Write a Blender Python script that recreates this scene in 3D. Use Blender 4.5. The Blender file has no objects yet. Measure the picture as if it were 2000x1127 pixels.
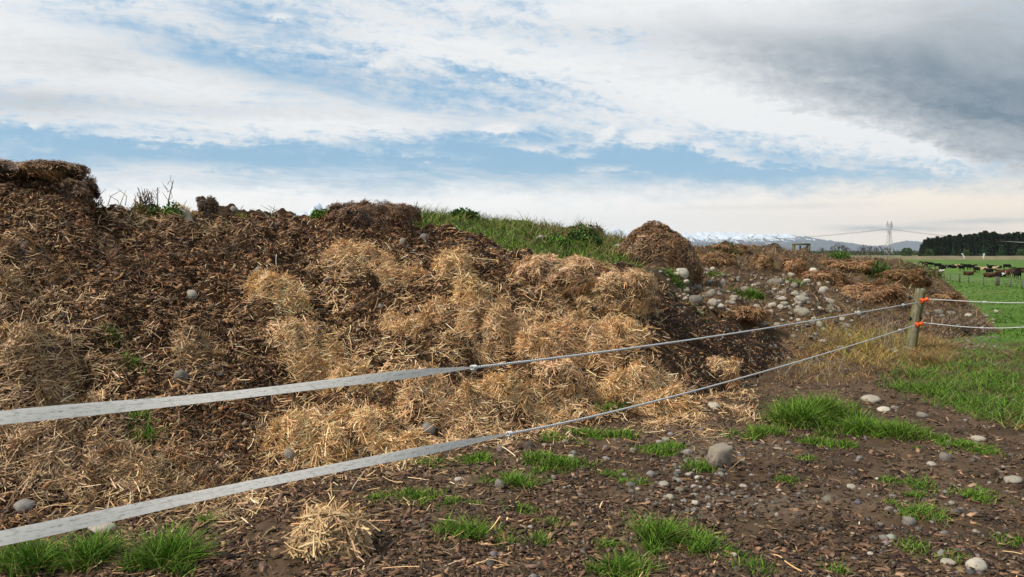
import bpy, bmesh, math, random
import numpy as np
from mathutils import Vector, Matrix

R = math.radians
SC = bpy.context.scene
COL = SC.collection
RNG = np.random.default_rng(7)
random.seed(7)

# ------------------------------------------------------------------ camera
F, HZ, EYE = 1556.0, 490.0, 1.65          # focal length (px of a 2000 px wide picture), horizon row, eye height
cam_d = bpy.data.cameras.new('camera')
cam_d.sensor_width = 36.0
cam_d.lens = F / 2000 * 36
cam_d.shift_y = -(563.5 - HZ) / 2000
cam_d.clip_start = 0.1
cam_d.clip_end = 60000
cam = bpy.data.objects.new('camera', cam_d)
COL.objects.link(cam)
cam.location = (0, 0, EYE)
cam.rotation_euler = (R(90), 0, 0)
SC.camera = cam

# ------------------------------------------------------------------ colour management
SC.view_settings.view_transform = 'Standard'
SC.view_settings.look = 'None'
SC.view_settings.exposure = 0.0
SC.view_settings.gamma = 1.0
SC.cycles.use_denoising = True
SC.cycles.max_bounces = 6
SC.cycles.diffuse_bounces = 3
SC.cycles.transparent_max_bounces = 12
SC.cycles.volume_bounces = 0

# ------------------------------------------------------------------ sun
SUN_EL, SUN_AZ = 46.0, -114.0              # azimuth measured from the view direction, + = right
sd = bpy.data.lights.new('sun', 'SUN')
sd.energy = 4.7
sd.angle = R(6)
sd.color = (1.0, 0.93, 0.82)
sun = bpy.data.objects.new('sun', sd)
COL.objects.link(sun)
sv = Vector((math.sin(R(SUN_AZ)) * math.cos(R(SUN_EL)), math.cos(R(SUN_AZ)) * math.cos(R(SUN_EL)), math.sin(R(SUN_EL))))
sun.rotation_euler = sv.to_track_quat('Z', 'Y').to_euler()
sun.location = (-30, -10, 40)

# ------------------------------------------------------------------ node expression helper
class X:
    tree = None
    def __init__(s, sock): s.s = sock
    @staticmethod
    def m(op, a, b=None, c=None, clamp=False):
        n = X.tree.nodes.new('ShaderNodeMath'); n.operation = op; n.use_clamp = clamp
        for i, v in enumerate((a, b, c)):
            if v is None: continue
            if isinstance(v, X): X.tree.links.new(v.s, n.inputs[i])
            else: n.inputs[i].default_value = float(v)
        return X(n.outputs[0])
    def __add__(s, o): return X.m('ADD', s, o)
    __radd__ = __add__
    def __sub__(s, o): return X.m('SUBTRACT', s, o)
    def __rsub__(s, o): return X.m('SUBTRACT', o, s)
    def __mul__(s, o): return X.m('MULTIPLY', s, o)
    __rmul__ = __mul__
    def __truediv__(s, o): return X.m('DIVIDE', s, o)
    def clamp(s): return X.m('ADD', s, 0.0, clamp=True)

def smooth(x, lo, hi):
    n = X.tree.nodes.new('ShaderNodeMapRange'); n.interpolation_type = 'SMOOTHSTEP'
    X.tree.links.new(x.s, n.inputs[0]); n.inputs[1].default_value = lo; n.inputs[2].default_value = hi
    return X(n.outputs[0])

def comb(x, y, z):
    n = X.tree.nodes.new('ShaderNodeCombineXYZ')
    for i, v in enumerate((x, y, z)):
        if isinstance(v, X): X.tree.links.new(v.s, n.inputs[i])
        else: n.inputs[i].default_value = v
    return X(n.outputs[0])

def noise(vec, scale, detail=6, rough=0.55, dist=0.0):
    n = X.tree.nodes.new('ShaderNodeTexNoise')
    n.inputs['Scale'].default_value = scale; n.inputs['Detail'].default_value = detail
    n.inputs['Roughness'].default_value = rough; n.inputs['Distortion'].default_value = dist
    if vec is not None: X.tree.links.new(vec.s, n.inputs['Vector'])
    return X(n.outputs[0])

def mixc(f, a, b):
    n = X.tree.nodes.new('ShaderNodeMix'); n.data_type = 'RGBA'
    for i, v in ((0, f), (6, a), (7, b)):
        if isinstance(v, X): X.tree.links.new(v.s, n.inputs[i])
        elif i == 0: n.inputs[0].default_value = v
        else: n.inputs[i].default_value = (*v, 1)
    return X(n.outputs[2])

# ------------------------------------------------------------------ world: Nishita sky with procedural clouds
def build_world():
    w = bpy.data.worlds.new('World'); SC.world = w; w.use_nodes = True
    nt = w.node_tree; X.tree = nt; nt.nodes.clear()
    tc = nt.nodes.new('ShaderNodeTexCoord')
    sep = nt.nodes.new('ShaderNodeSeparateXYZ'); nt.links.new(tc.outputs['Generated'], sep.inputs[0])
    x, y, z = X(sep.outputs[0]), X(sep.outputs[1]), X(sep.outputs[2])
    h = X.m('SQRT', x * x + y * y + 1e-6)
    az = X.m('ARCTAN2', x, y)
    el = z / h
    sky = nt.nodes.new('ShaderNodeTexSky'); sky.sky_type = 'NISHITA'; sky.sun_disc = False
    sky.sun_elevation = R(SUN_EL); sky.sun_rotation = R(SUN_AZ)
    sky.air_density = 1.0; sky.dust_density = 0.6; sky.ozone_density = 1.5
    blue = mixc(0.65, X(sky.outputs[0]), (2.7, 5.5, 8.2))
    # cloud deck coordinates (a layer overhead seen in perspective)
    zz = X.m('MAXIMUM', z, 0.0) + 0.20
    pu, pv = x / zz, y / zz
    ru, rv = pu * 0.90 + pv * 0.43, pv * 0.90 - pu * 0.43     # wind direction: streaks run from lower left to upper right
    w1 = noise(comb(pu, pv, 8.0), 2.2, 4, 0.5) - 0.5
    c1 = noise(comb(ru * 0.75 + w1 * 0.5, rv * 1.7 + w1 * 0.5, 3.7), 2.0, 10, 0.62, 0.25) - 0.5
    c2 = noise(comb(ru * 1.0 + w1 * 0.4, rv * 1.9 + w1 * 0.6, 11.0), 6.5, 9, 0.66, 0.3) - 0.5
    c3 = noise(comb(az * 5.0, el * 20.0, 2.0), 1.9, 9, 0.62, 0.3) - 0.5
    c4 = noise(comb(az * 7.0, el * 11.0, 5.0), 9.0, 8, 0.66, 0.35) - 0.5
    n = c1 * 1.15 + c2 * 0.80 + c3 * 0.50 + c4 * 0.58

    def blob(px, py, rx, ry, rot=0.0, wob=1.0):
        a0 = math.atan((px - 1000) / F); e0 = (HZ - py) / F * math.cos(a0)
        sx, sy = rx / F * math.cos(a0), ry / F
        c, s = math.cos(R(rot)), math.sin(R(rot))
        da, de = az - a0 + c4 * (0.04 * wob), el - e0 + c4 * (0.018 * wob) + c2 * (0.02 * wob)
        p = (da * c + de * s) / sx
        q = (de * c - da * s) / sy
        return X.m('EXPONENT', (p * p + q * q) * -1.0)
    def acc(lst):
        t = None
        for amp, *b in lst:
            v = blob(*b) * amp
            t = v if t is None else t + v
        return t
    cov = acc([  # + more cloud, - clear blue
        (.36, 250, 170, 420, 75, 3), (.28, 850, 95, 420, 40, -8), (.26, 700, 250, 260, 34, 4),
        (.30, 1250, 190, 330, 50, -10), (.50, 1650, 120, 420, 150, -12), (.60, 1850, 230, 260, 85, -22),
        (.24, 60, 60, 260, 60, 8), (.30, 1150, 30, 420, 45, -4),
        (-.42, 240, 292, 520, 34, 0), (-.46, 1150, 312, 460, 38, -4), (-.44, 1700, 352, 330, 30, -6),
        (-.34, 640, 150, 230, 40, -10), (-.30, 1000, 165, 230, 34, -6), (-.40, 540, 35, 190, 34, -10),
        (-.22, 190, 35, 120, 25, 5), (-.26, 930, 225, 190, 20, 2), (-.2, 420, 110, 120, 30, -20),
        (.55, 975, 254, 36, 9, 2), (.50, 1185, 262, 22, 11, 30), (.60, 1268, 270, 40, 13, 0), (.50, 1130, 305, 44, 10, 0),
        (.34, 1430, 305, 60, 12, -12), (.30, 640, 245, 260, 24, 2), (.36, 1200, 326, 90, 10, 0),
        (.22, 480, 330, 260, 16, 0), (.34, 1050, 286, 130, 8, 2), (.30, 840, 302, 200, 10, -3), (.30, 300, 268, 110, 9, 0), (.36, 1560, 322, 140, 11, -4),
        (.34, 70, 246, 12, 6, 0), (.4, 745, 126, 20, 9, 20), (.4, 545, 32, 30, 8, 0), (.3, 1380, 283, 26, 7, 0),
    ])
    cover = smooth(n * 1.0 + cov + 0.36, 0.04, 0.70)
    # overhead and behind the sky is closed
    cover = X.m('MAXIMUM', cover, smooth(el, 0.36, 0.6) * 0.9)
    grey = acc([(.62, 1810, 168, 330, 92, -12), (.52, 2040, 240, 260, 90, -6), (.22, 1500, 95, 260, 50, -12),
                (.42, 1980, 30, 300, 90, 0), (.36, 60, 195, 190, 26, 4), (.18, 250, 95, 240, 36, 12), (.16, 560, 150, 260, 30, 0),
                (.15, 1150, 60, 300, 26, -6), (.18, 420, 215, 260, 16, 2), (.25, 2000, 320, 160, 30, -8),
                (-.50, 1640, 268, 150, 22, -14), (-.50, 1840, 312, 110, 20, -26), (-.35, 1500, 225, 150, 26, -16),
                ])
    g = (grey * (1.0 + c1 * 0.5 + c2 * 0.25) + (c2 * 0.6 + c1 * 0.8 + c4 * 0.4 + c3 * 0.3) * (0.58 - grey * 0.25) + 0.03)
    g = g.clamp()
    g = X.m('MAXIMUM', g, smooth(el, 0.38, 0.8) * 0.46)  # cloud overhead, out of view, greyed to cut ambient light and raise contrast
    cloud = mixc(g, (9.3, 9.4, 9.45), (1.7, 2.4, 3.1))
    thin = (1.0 - cover) * cover * 1.2
    col = mixc(cover, blue, cloud)
    # pale bank of haze cloud lying on the horizon, warmer towards the right
    warm = smooth(az, 0.05, 0.62)
    hazec = mixc(warm, (12.0, 11.6, 11.1), (12.6, 10.6, 8.3))
    edge = el + c3 * 0.055 + c4 * 0.03 + az * 0.006
    bank = X.m('SUBTRACT', 1.0, smooth(edge, 0.052, 0.098), clamp=True)
    streak = acc([(.62, 1790, 446, 120, 5, -2, .25), (.5, 1690, 447, 60, 5, 0, .25), (.62, 1930, 432, 120, 5, 1, .25), (.3, 1120, 370, 60, 8, 0, .25), (.25, 1500, 404, 200, 6, 0, .25)])
    hz2 = mixc((streak * (0.9 + c3 * 1.5) + c4 * 0.18 + c3 * 0.1).clamp(), hazec, (4.6, 5.0, 5.3))
    col = mixc(bank * 0.96, col, hz2)
    # below the horizon
    col = mixc(smooth(el, -0.03, -0.005), (1.2, 1.1, 0.9), col)
    bg = nt.nodes.new('ShaderNodeBackground'); bg.inputs[1].default_value = 0.10
    nt.links.new(col.s, bg.inputs[0])
    out = nt.nodes.new('ShaderNodeOutputWorld'); nt.links.new(bg.outputs[0], out.inputs[0])
    w.cycles.sampling_method = 'MANUAL'; w.cycles.sample_map_resolution = 512
build_world()

# ------------------------------------------------------------------ tags
def tag(o, label=None, cat=None, group=None, kind=None):
    if label: o['label'] = label
    if cat: o['category'] = cat
    if group: o['group'] = group
    if kind: o['kind'] = kind
    return o
def empty(name, loc=(0, 0, 0), rz=0.0):
    o = bpy.data.objects.new(name, None); COL.objects.link(o)
    o.location = loc; o.rotation_euler = (0, 0, rz); o.empty_display_size = 0.2
    return o
def copy_tree(o, parent=None):
    c = o.copy(); COL.objects.link(c)
    if parent is not None: c.parent = parent
    for ch in list(o.children): copy_tree(ch, c)
    return c

# ------------------------------------------------------------------ materials
def material(name, color=None, rough=0.8, spec=0.25, nscale=None, namt=0.3, bump=0.0, bscale=60.0, attr=False, metal=0.0):
    m = bpy.data.materials.new(name); m.use_nodes = True
    nt = m.node_tree; X.tree = nt
    p = nt.nodes['Principled BSDF']
    p.inputs['Roughness'].default_value = rough
    p.inputs['Specular IOR Level'].default_value = spec
    p.inputs['Metallic'].default_value = metal
    c = None
    if attr:
        a = nt.nodes.new('ShaderNodeAttribute'); a.attribute_name = 'Col'; c = X(a.outputs[0])
    tcn = nt.nodes.new('ShaderNodeTexCoord'); gv = X(tcn.outputs['Object'])
    if nscale:
        f = noise(gv, nscale, 8, 0.65)
        f = f * (2 * namt) + (1 - namt)
        n = nt.nodes.new('ShaderNodeVectorMath'); n.operation = 'SCALE'
        if c is not None: nt.links.new(c.s, n.inputs[0])
        else: n.inputs[0].default_value = color
        nt.links.new(f.s, n.inputs['Scale'])
        c = X(n.outputs[0])
    if c is not None: nt.links.new(c.s, p.inputs['Base Color'])
    else: p.inputs['Base Color'].default_value = (*color, 1)
    if bump:
        b = nt.nodes.new('ShaderNodeBump'); b.inputs['Strength'].default_value = bump; b.inputs['Distance'].default_value = 0.02
        nt.links.new(noise(gv, bscale, 8, 0.7).s, b.inputs['Height'])
        nt.links.new(b.outputs[0], p.inputs['Normal'])
    return m

# ------------------------------------------------------------------ mesh helpers
def mesh_np(name, V, faces_list, cols=None, mat=None, smooth_=False, parent=None, link=True):
    """V (n,3); faces_list: list of int arrays (m,k)"""
    me = bpy.data.meshes.new(name)
    V = np.asarray(V, np.float32)
    me.vertices.add(len(V)); me.vertices.foreach_set('co', V.ravel())
    loops = np.concatenate([f.ravel() for f in faces_list]).astype(np.int32)
    tot = np.concatenate([np.full(len(f), f.shape[1], np.int32) for f in faces_list])
    st = np.concatenate([[0], np.cumsum(tot)[:-1]]).astype(np.int32)
    me.loops.add(len(loops)); me.loops.foreach_set('vertex_index', loops)
    me.polygons.add(len(tot)); me.polygons.foreach_set('loop_start', st)
    me.polygons.foreach_set('loop_total', tot)
    if smooth_: me.polygons.foreach_set('use_smooth', np.ones(len(tot), bool))
    me.update(calc_edges=True)
    if cols is not None:
        a = me.color_attributes.new('Col', 'FLOAT_COLOR', 'POINT')
        c4 = np.ones((len(V), 4), np.float32); c4[:, :3] = cols
        a.data.foreach_set('color', c4.ravel())
    if mat: me.materials.append(mat)
    if not link: return me
    o = bpy.data.objects.new(name, me); COL.objects.link(o)
    if parent is not None: o.parent = parent
    return o

class Acc:
    def __init__(s): s.V = []; s.F = {}; s.C = []; s.n = 0
    def add(s, V, F, C):
        V = np.asarray(V, float).reshape(-1, 3)
        F = np.asarray(F, int)
        s.V.append(V); s.F.setdefault(F.shape[1], []).append(F + s.n)
        C = np.asarray(C, float)
        s.C.append(np.broadcast_to(C, (len(V), 3)) if C.ndim == 1 else C)
        s.n += len(V)
    def build(s, name, mat, parent=None, smooth_=False, link=True):
        return mesh_np(name, np.concatenate(s.V), [np.concatenate(f) for f in s.F.values()], np.concatenate(s.C), mat, smooth_, parent, link)
    def tube(s, pts, rad, col, sides=6, cap=True):
        pts = [Vector(p) for p in pts]
        if not hasattr(rad, '__len__'): rad = [rad] * len(pts)
        V = []
        for i, p in enumerate(pts):
            d = (pts[min(i + 1, len(pts) - 1)] - pts[max(i - 1, 0)]).normalized()
            a = d.orthogonal().normalized() if abs(d.z) > .95 else d.cross(Vector((0, 0, 1))).normalized()
            b = d.cross(a)
            for k in range(sides):
                t = 2 * math.pi * k / sides
                V.append(p + (a * math.cos(t) + b * math.sin(t)) * rad[i])
        Fq = []
        for i in range(len(pts) - 1):
            for k in range(sides):
                k2 = (k + 1) % sides
                Fq.append((i * sides + k, i * sides + k2, (i + 1) * sides + k2, (i + 1) * sides + k))
        n0 = s.n
        s.add([tuple(v) for v in V], Fq, col)
        if cap and sides == 4:
            s.F[4].append(np.array([(n0 + 3, n0 + 2, n0 + 1, n0), tuple(n0 + (len(pts) - 1) * sides + k for k in range(4))]))
        elif cap:
            s.F.setdefault(sides, []).append(np.array([tuple(n0 + k for k in range(sides))[::-1], tuple(n0 + (len(pts) - 1) * sides + k for k in range(sides))]))
    def box(s, c, d, col, rot=None):
        x, y, z = (v / 2 for v in d)
        V = [Vector(v) for v in ((-x, -y, -z), (x, -y, -z), (x, y, -z), (-x, y, -z), (-x, -y, z), (x, -y, z), (x, y, z), (-x, y, z))]
        if rot is not None: V = [rot @ v for v in V]
        s.add([tuple(v + Vector(c)) for v in V], [(3, 2, 1, 0), (4, 5, 6, 7), (0, 1, 5, 4), (1, 2, 6, 5), (2, 3, 7, 6), (3, 0, 4, 7)], col)

def blades(acc, P, D, S, L, W, B, C, seg=3, taper=None):
    """ribbons: base P, direction D, side S (n,3), length L, width W (n), bend vector B (n,3), colour C (n,3)"""
    n = len(P)
    if n == 0: return
    if taper is None: taper = np.ones(seg + 1)
    t = np.linspace(0, 1, seg + 1)
    ctr = P[:, None] + D[:, None] * (L[:, None] * t)[:, :, None] + B[:, None] * ((t ** 2)[None] * L[:, None])[:, :, None]
    off = S[:, None] * (W[:, None] * np.asarray(taper)[None] * .5)[:, :, None]
    V = np.stack([ctr - off, ctr + off], 2).reshape(-1, 3)
    base = (np.arange(n) * 2 * (seg + 1))[:, None]
    F = np.concatenate([np.stack([base[:, 0] + 2 * i, base[:, 0] + 2 * i + 1, base[:, 0] + 2 * i + 3, base[:, 0] + 2 * i + 2], 1) for i in range(seg)])
    acc.add(V, F, np.repeat(C, 2 * (seg + 1), 0))

def nrm(v): return v / np.maximum(np.linalg.norm(v, axis=-1, keepdims=True), 1e-9)
def pick(pal, n, jit=0.18):
    pal = np.array(pal); c = pal[RNG.integers(0, len(pal), n)]
    return np.clip(c * (1 + RNG.normal(0, jit, (n, 1))) * (1 + RNG.normal(0, .05, (n, 3))), .004, .9)

# ------------------------------------------------------------------ numpy noise
_perm = RNG.permutation(512); _perm = np.concatenate([_perm, _perm])
_g = np.stack([np.cos(np.arange(512) * 2.399), np.sin(np.arange(512) * 2.399)], 1)
def perlin(x, y):
    xi = np.floor(x).astype(int); yi = np.floor(y).astype(int)
    xf, yf = x - xi, y - yi
    u, v = xf * xf * xf * (xf * (xf * 6 - 15) + 10), yf * yf * yf * (yf * (yf * 6 - 15) + 10)
    def gr(a, b):
        g = _g[_perm[(_perm[a & 511] + b) & 511]]
        return g
    def d(a, b, fx, fy):
        g = gr(a, b); return g[..., 0] * fx + g[..., 1] * fy
    n0 = d(xi, yi, xf, yf) * (1 - u) + d(xi + 1, yi, xf - 1, yf) * u
    n1 = d(xi, yi + 1, xf, yf - 1) * (1 - u) + d(xi + 1, yi + 1, xf - 1, yf - 1) * u
    return (n0 * (1 - v) + n1 * v) * 1.4
def fbm(x, y, oct=4, rough=.5):
    s, a = 0, 1
    for i in range(oct):
        s = s + a * perlin(x * 2 ** i + 17.3 * i, y * 2 ** i - 9.1 * i); a *= rough
    return s

# ------------------------------------------------------------------ terrain heights
def zof(py, y): return EYE - (py - HZ) / F * y
def toe(py): return EYE * F / (py - HZ)

def heap(cols):
    """cols: {px: [(y, z) ...]} all with the same number of points -> function(x, y) -> z"""
    px = np.array(sorted(cols), float)
    Y = np.array([[p[0] for p in cols[k]] for k in sorted(cols)])
    Z = np.array([[p[1] for p in cols[k]] for k in sorted(cols)])
    K = Y.shape[1]
    def h(x, y):
        ys = np.maximum(y, .3)
        p = np.clip(1000 + F * x / ys, px[0], px[-1] - 1e-3)
        i = np.clip(np.searchsorted(px, p, side='right') - 1, 0, len(px) - 2)
        t = ((p - px[i]) / (px[i + 1] - px[i]))
        t = t * t * (3 - 2 * t) * .5 + t * .5
        yk = Y[i] * (1 - t[..., None]) + Y[i + 1] * t[..., None]
        zk = Z[i] * (1 - t[..., None]) + Z[i + 1] * t[..., None]
        r = np.full(np.shape(x), -6.)
        for k in range(K - 1):
            a, b = yk[..., k], yk[..., k + 1]
            s = np.clip((ys - a) / np.maximum(b - a, 1e-4), 0, 1)
            r = np.where((ys >= a) & (ys < b), zk[..., k] * (1 - s) + zk[..., k + 1] * s, r)
        r = np.where(y < .3, -6., r)
        return r
    return h

def col1(tpy, mids, back):
    ty = toe(tpy)
    pts = [(ty - .5, -.35), (ty, .0)] + [(y, zof(py, y)) for py, y in mids]
    yb = pts[-1][0]
    pts += [(yb + back[0], back[1]), (yb + back[0] + back[2], back[3]), (yb + back[0] + back[2] + 4, -.6)]
    return pts
H1C = {
    -700: col1(1045, [(900, 5.2), (700, 6.1), (520, 7.2), (330, 8.5)], (1.2, 2.2, 3, 1.8)),
    0: col1(1045, [(900, 5.25), (700, 6.1), (520, 7.3), (330, 8.7)], (1.2, 2.2, 3, 1.8)),
    95: col1(1035, [(900, 5.35), (700, 6.2), (530, 7.4), (336, 8.8)], (1.2, 2.2, 3, 1.8)),
    172: col1(1025, [(900, 5.45), (700, 6.35), (540, 7.5), (352, 8.95)], (1.0, 2.1, 3, 1.8)),
    188: col1(1022, [(900, 5.45), (700, 6.35), (540, 7.5), (397, 9.0)], (1.0, 2.0, 3, 1.8)),
    300: col1(1000, [(880, 5.7), (700, 6.7), (550, 7.8), (427, 9.6)], (1.5, 1.9, 2, 2.1)),
    450: col1(965, [(850, 6.1), (700, 7.0), (550, 8.3), (428, 10.3)], (1.2, 1.95, 2, 2.35)),
    600: col1(930, [(830, 6.5), (700, 7.35), (560, 8.6), (428, 11.0)], (1.0, 2.0, 1.8, 2.22)),
    640: col1(920, [(825, 6.6), (700, 7.45), (560, 8.7), (420, 11.0)], (1.0, 2.0, 1.8, 2.1)),
    665: col1(915, [(825, 6.65), (700, 7.5), (560, 8.75), (411, 11.0)], (1.0, 2.0, 1.8, 1.9)),
    740: col1(897, [(815, 6.85), (690, 7.7), (560, 8.95), (401, 11.0)], (.8, 1.9, 1.8, 1.6)),
    792: col1(885, [(810, 7.0), (685, 7.8), (560, 9.0), (408, 10.9)], (.8, 1.8, 1.8, 1.5)),
    806: col1(882, [(810, 7.0), (685, 7.8), (560, 9.0), (446, 10.8)], (.8, 1.7, 1.8, 1.4)),
    900: col1(862, [(800, 7.3), (680, 8.1), (560, 9.2), (456, 10.7)], (.8, 1.6, 1.8, 1.2)),
    1000: col1(850, [(790, 7.5), (680, 8.3), (580, 9.3), (497, 10.7)], (.8, 1.4, 1.8, .9)),
    1100: col1(835, [(770, 7.9), (680, 8.5), (590, 9.4), (519, 10.7)], (.8, 1.2, 1.8, .7)),
    1200: col1(822, [(765, 8.1), (690, 8.65), (610, 9.4), (522, 11.0)], (.8, 1.1, 1.8, .6)),
    1260: col1(815, [(760, 8.3), (690, 8.85), (620, 9.6), (540, 10.9)], (.8, .9, 1.8, .4)),
    1340: col1(795, [(740, 8.9), (690, 9.4), (640, 10.0), (592, 11.0)], (.8, .6, 1.8, .2)),
    1400: col1(765, [(725, 9.7), (690, 10.1), (655, 10.6), (622, 11.2)], (.8, .4, 1.8, .1)),
    1470: col1(735, [(710, 10.8), (690, 11.1), (665, 11.5), (645, 12.0)], (.8, .2, 1.8, .0)),
    1545: col1(705, [(697, 12.2), (690, 12.5), (685, 12.8), (680, 13.2)], (.8, -.1, 1.8, -.3)),
    1600: [(11, -.6), (11.5, -.6), (12, -.6), (12.4, -.6), (12.8, -.6), (13.2, -.6), (14, -.6), (16, -.6), (20, -.6)],
}
def col2(mids, yend, zend=-1.0):
    pts = [(y, zof(py, y)) for py, y in mids]
    return [(pts[0][0] - 2.5, pts[0][1] - 1.6)] + pts + [((pts[-1][0] + yend) / 2, pts[-1][1] * .55), (yend, zend)]
H2C = {
    380: [(11, -1), (13, -1), (15, -1), (18, -1), (22, -1), (26, -1)],
    520: col2([(470, 13), (450, 15), (432, 18)], 27),
    700: col2([(460, 12.5), (440, 15), (424, 18)], 27),
    800: col2([(455, 12.5), (436, 15), (424, 18)], 27),
    880: col2([(475, 12.5), (446, 15), (420, 18.5)], 28),
    1000: col2([(505, 12.5), (475, 15), (432, 20)], 29),
    1060: col2([(512, 12.8), (482, 15.5), (438, 20.5)], 30),
    1150: col2([(517, 13.2), (490, 16.5), (452, 22)], 31),
    1180: col2([(519, 13.5), (493, 17), (462, 22.5)], 32),
    1250: col2([(524, 14.2), (503, 18), (474, 24)], 33),
    1340: col2([(535, 15), (510, 19), (484, 24)], 34),
    1420: [(13, -1), (16, -1), (19, -1), (24, -1), (29, -1), (34, -1)],
}
def col3(tpy, mids, yend):
    ty = toe(tpy)
    pts = [(ty - 1, -.4), (ty, 0.)] + [(y, zof(py, y)) for py, y in mids]
    return pts + [((pts[-1][0] + yend) / 2, pts[-1][1] * .6 - .5), (yend, -2.2)]
H3C = {
    1180: [(11, -1), (12, -1), (13, -1), (15, -1), (18, -1), (24, -1), (30, -2), (36, -3)],
    1290: col3(640, [(600, 13), (560, 15), (525, 18), (490, 24)], 36),
    1400: col3(660, [(610, 13), (570, 15), (535, 18), (479, 24)], 36),
    1500: col3(685, [(640, 13.4), (590, 15.5), (540, 18.5), (484, 25)], 38),
    1600: col3(702, [(650, 13.8), (600, 16), (550, 19.5), (498, 26)], 40),
    1700: col3(700, [(655, 14.3), (605, 17), (560, 20.5), (507, 27)], 42),
    1780: col3(690, [(650, 15.2), (605, 18), (562, 22), (512, 28)], 42),
    1835: col3(668, [(640, 15.8), (610, 18.5), (580, 22.5), (548, 27)], 38),
    1900: col3(640, [(632, 17.6), (622, 19.5), (612, 22), (599, 25)], 36),
    1960: [(17, -.5), (18, -.4), (19, -.4), (20, -.5), (22, -.6), (25, -1), (30, -2), (36, -3.6)],
    2000: [(17, -2), (18, -2), (19, -2), (20, -2), (22, -2), (25, -3), (30, -3), (36, -4)],
}
h1s, h2s, h3s = heap(H1C), heap(H2C), heap(H3C)

_gy = np.array([0, 15, 18, 25, 40, 60, 80, 120, 40000.]); _gz = np.array([0, 0, -.06, -.55, -1.45, -2.55, -3.1, -3.2, -3.2])
def ground_h(x, y):
    r = np.hypot(x, y * np.where(y > 0, 1, .4))
    z = np.interp(r, _gy, _gz)
    fade = np.clip(30 / np.maximum(r, 1e-3), 0, 1) ** 2
    z = z + fade * (.035 * fbm(x / 1.3, y / 1.3, 3) + .020 * fbm(x / .28, y / .28, 3) + .011 * fbm(x / .08, y / .08, 2))
    return z

STRAW = [(600, 680, 70, 50, .8), (930, 660, 90, 60, 1), (720, 520, 80, 30, .8), (1100, 555, 80, 45, .9), (1215, 580, 55, 40, .9),
         (1120, 680, 110, 50, 1), (1050, 760, 120, 50, 1), (850, 790, 110, 60, 1), (610, 860, 80, 50, .9), (740, 850, 80, 45, 1),
         (1255, 765, 90, 40, 1), (1250, 805, 100, 25, .7), (90, 700, 120, 50, .7), (60, 760, 100, 40, .6), (120, 880, 130, 70, .75),
         (60, 600, 80, 40, .3), (300, 930, 140, 40, .55), (30, 520, 60, 40, .4), (545, 575, 50, 35, .7), (290, 425, 60, 14, .8),
         (395, 445, 60, 12, .6), (880, 530, 40, 40, .6), (920, 590, 40, 45, .7), (700, 720, 110, 40, .7), (400, 700, 80, 60, .2),
         (700, 600, 100, 40, .25), (1400, 800, 100, 40, .3), (930, 840, 120, 25, .7), (640, 420, 30, 15, .4), (60, 330, 60, 12, .5), (1060, 620, 90, 50, .7), (430, 980, 120, 40, .35)]
def straw_map(px, py):
    s = 0
    for cx, cy, sx, sy, a in STRAW:
        s = np.maximum(s, a * np.exp(-((px - cx) / sx) ** 2 - ((py - cy) / sy) ** 2))
    return s
DENTS = []        # (x, y, radius, depth)
def proj(x, y, z):
    ys = np.maximum(y, .3)
    return 1000 + F * x / ys, HZ + F * (EYE - z) / ys
def heap1_h(x, y):
    z = h1s(x, y)
    px, py = proj(x, y, z)
    s = straw_map(px, py)
    f = np.clip((z + .02) / .5, 0, 1)
    n = .13 * fbm(x / .75, y / .75, 3) + .075 * fbm(x / .24 + 5, y / .24, 2) + .018 * fbm(x / .07, y / .07, 2)
    wx, wy = x + .15 * perlin(x / .5, y / .5 + 9), y + .15 * perlin(x / .5 + 4, y / .5)
    b = np.abs(perlin(wx / .42 + 31, wy / .30)); b2 = np.abs(perlin(wx / .2 + 3, wy / .16 + 8))
    n = n + (.25 + .75 * s) * (.06 - .20 * np.exp(-(b / .10) ** 2) * .8 - .05 * np.exp(-(b2 / .1) ** 2))
    z = z + f * n
    for dx, dy, r, d in DENTS:
        z = z - d * np.exp(-((x - dx) ** 2 + (y - dy) ** 2) / r ** 2)
    return z
def heap2_h(x, y):
    return h2s(x, y) + .12 * fbm(x / 1.4, y / 1.4, 3) + .04 * fbm(x / .4, y / .4, 2)
def heap3_h(x, y):
    z = h3s(x, y); f = np.clip((z + .1) / .4, 0, 1)
    return z + f * (.17 * fbm(x / 1.1, y / 1.1, 3) + .12 * fbm(x / .4, y / .4, 3))
def all_h(x, y):
    return np.maximum(np.maximum(ground_h(x, y), heap1_h(x, y)), np.maximum(heap2_h(x, y), heap3_h(x, y)))
def top_id(x, y):
    s = np.stack([ground_h(x, y), heap1_h(x, y), heap2_h(x, y), heap3_h(x, y)])
    return s.argmax(0), s.max(0)
YS = np.geomspace(2.2, 120, 700)
def hit(px, py, ymin=0):
    """where the ground shows at that point of the photograph"""
    px = np.atleast_1d(np.asarray(px, float)); py = np.atleast_1d(np.asarray(py, float))
    yy = np.broadcast_to(YS, (len(px), len(YS)))
    xx = (px[:, None] - 1000) / F * yy; zr = EYE - (py[:, None] - HZ) / F * yy
    below = (zr <= all_h(xx, yy)) & (yy > ymin)
    i = np.where(below.any(1), below.argmax(1), len(YS) - 1)
    y = YS[i]; x = (px - 1000) / F * y
    return x, y, all_h(x, y)
def hit1(px, py, ymin=0):
    x, y, z = hit(px, py, ymin); return float(x[0]), float(y[0]), float(z[0])
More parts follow.
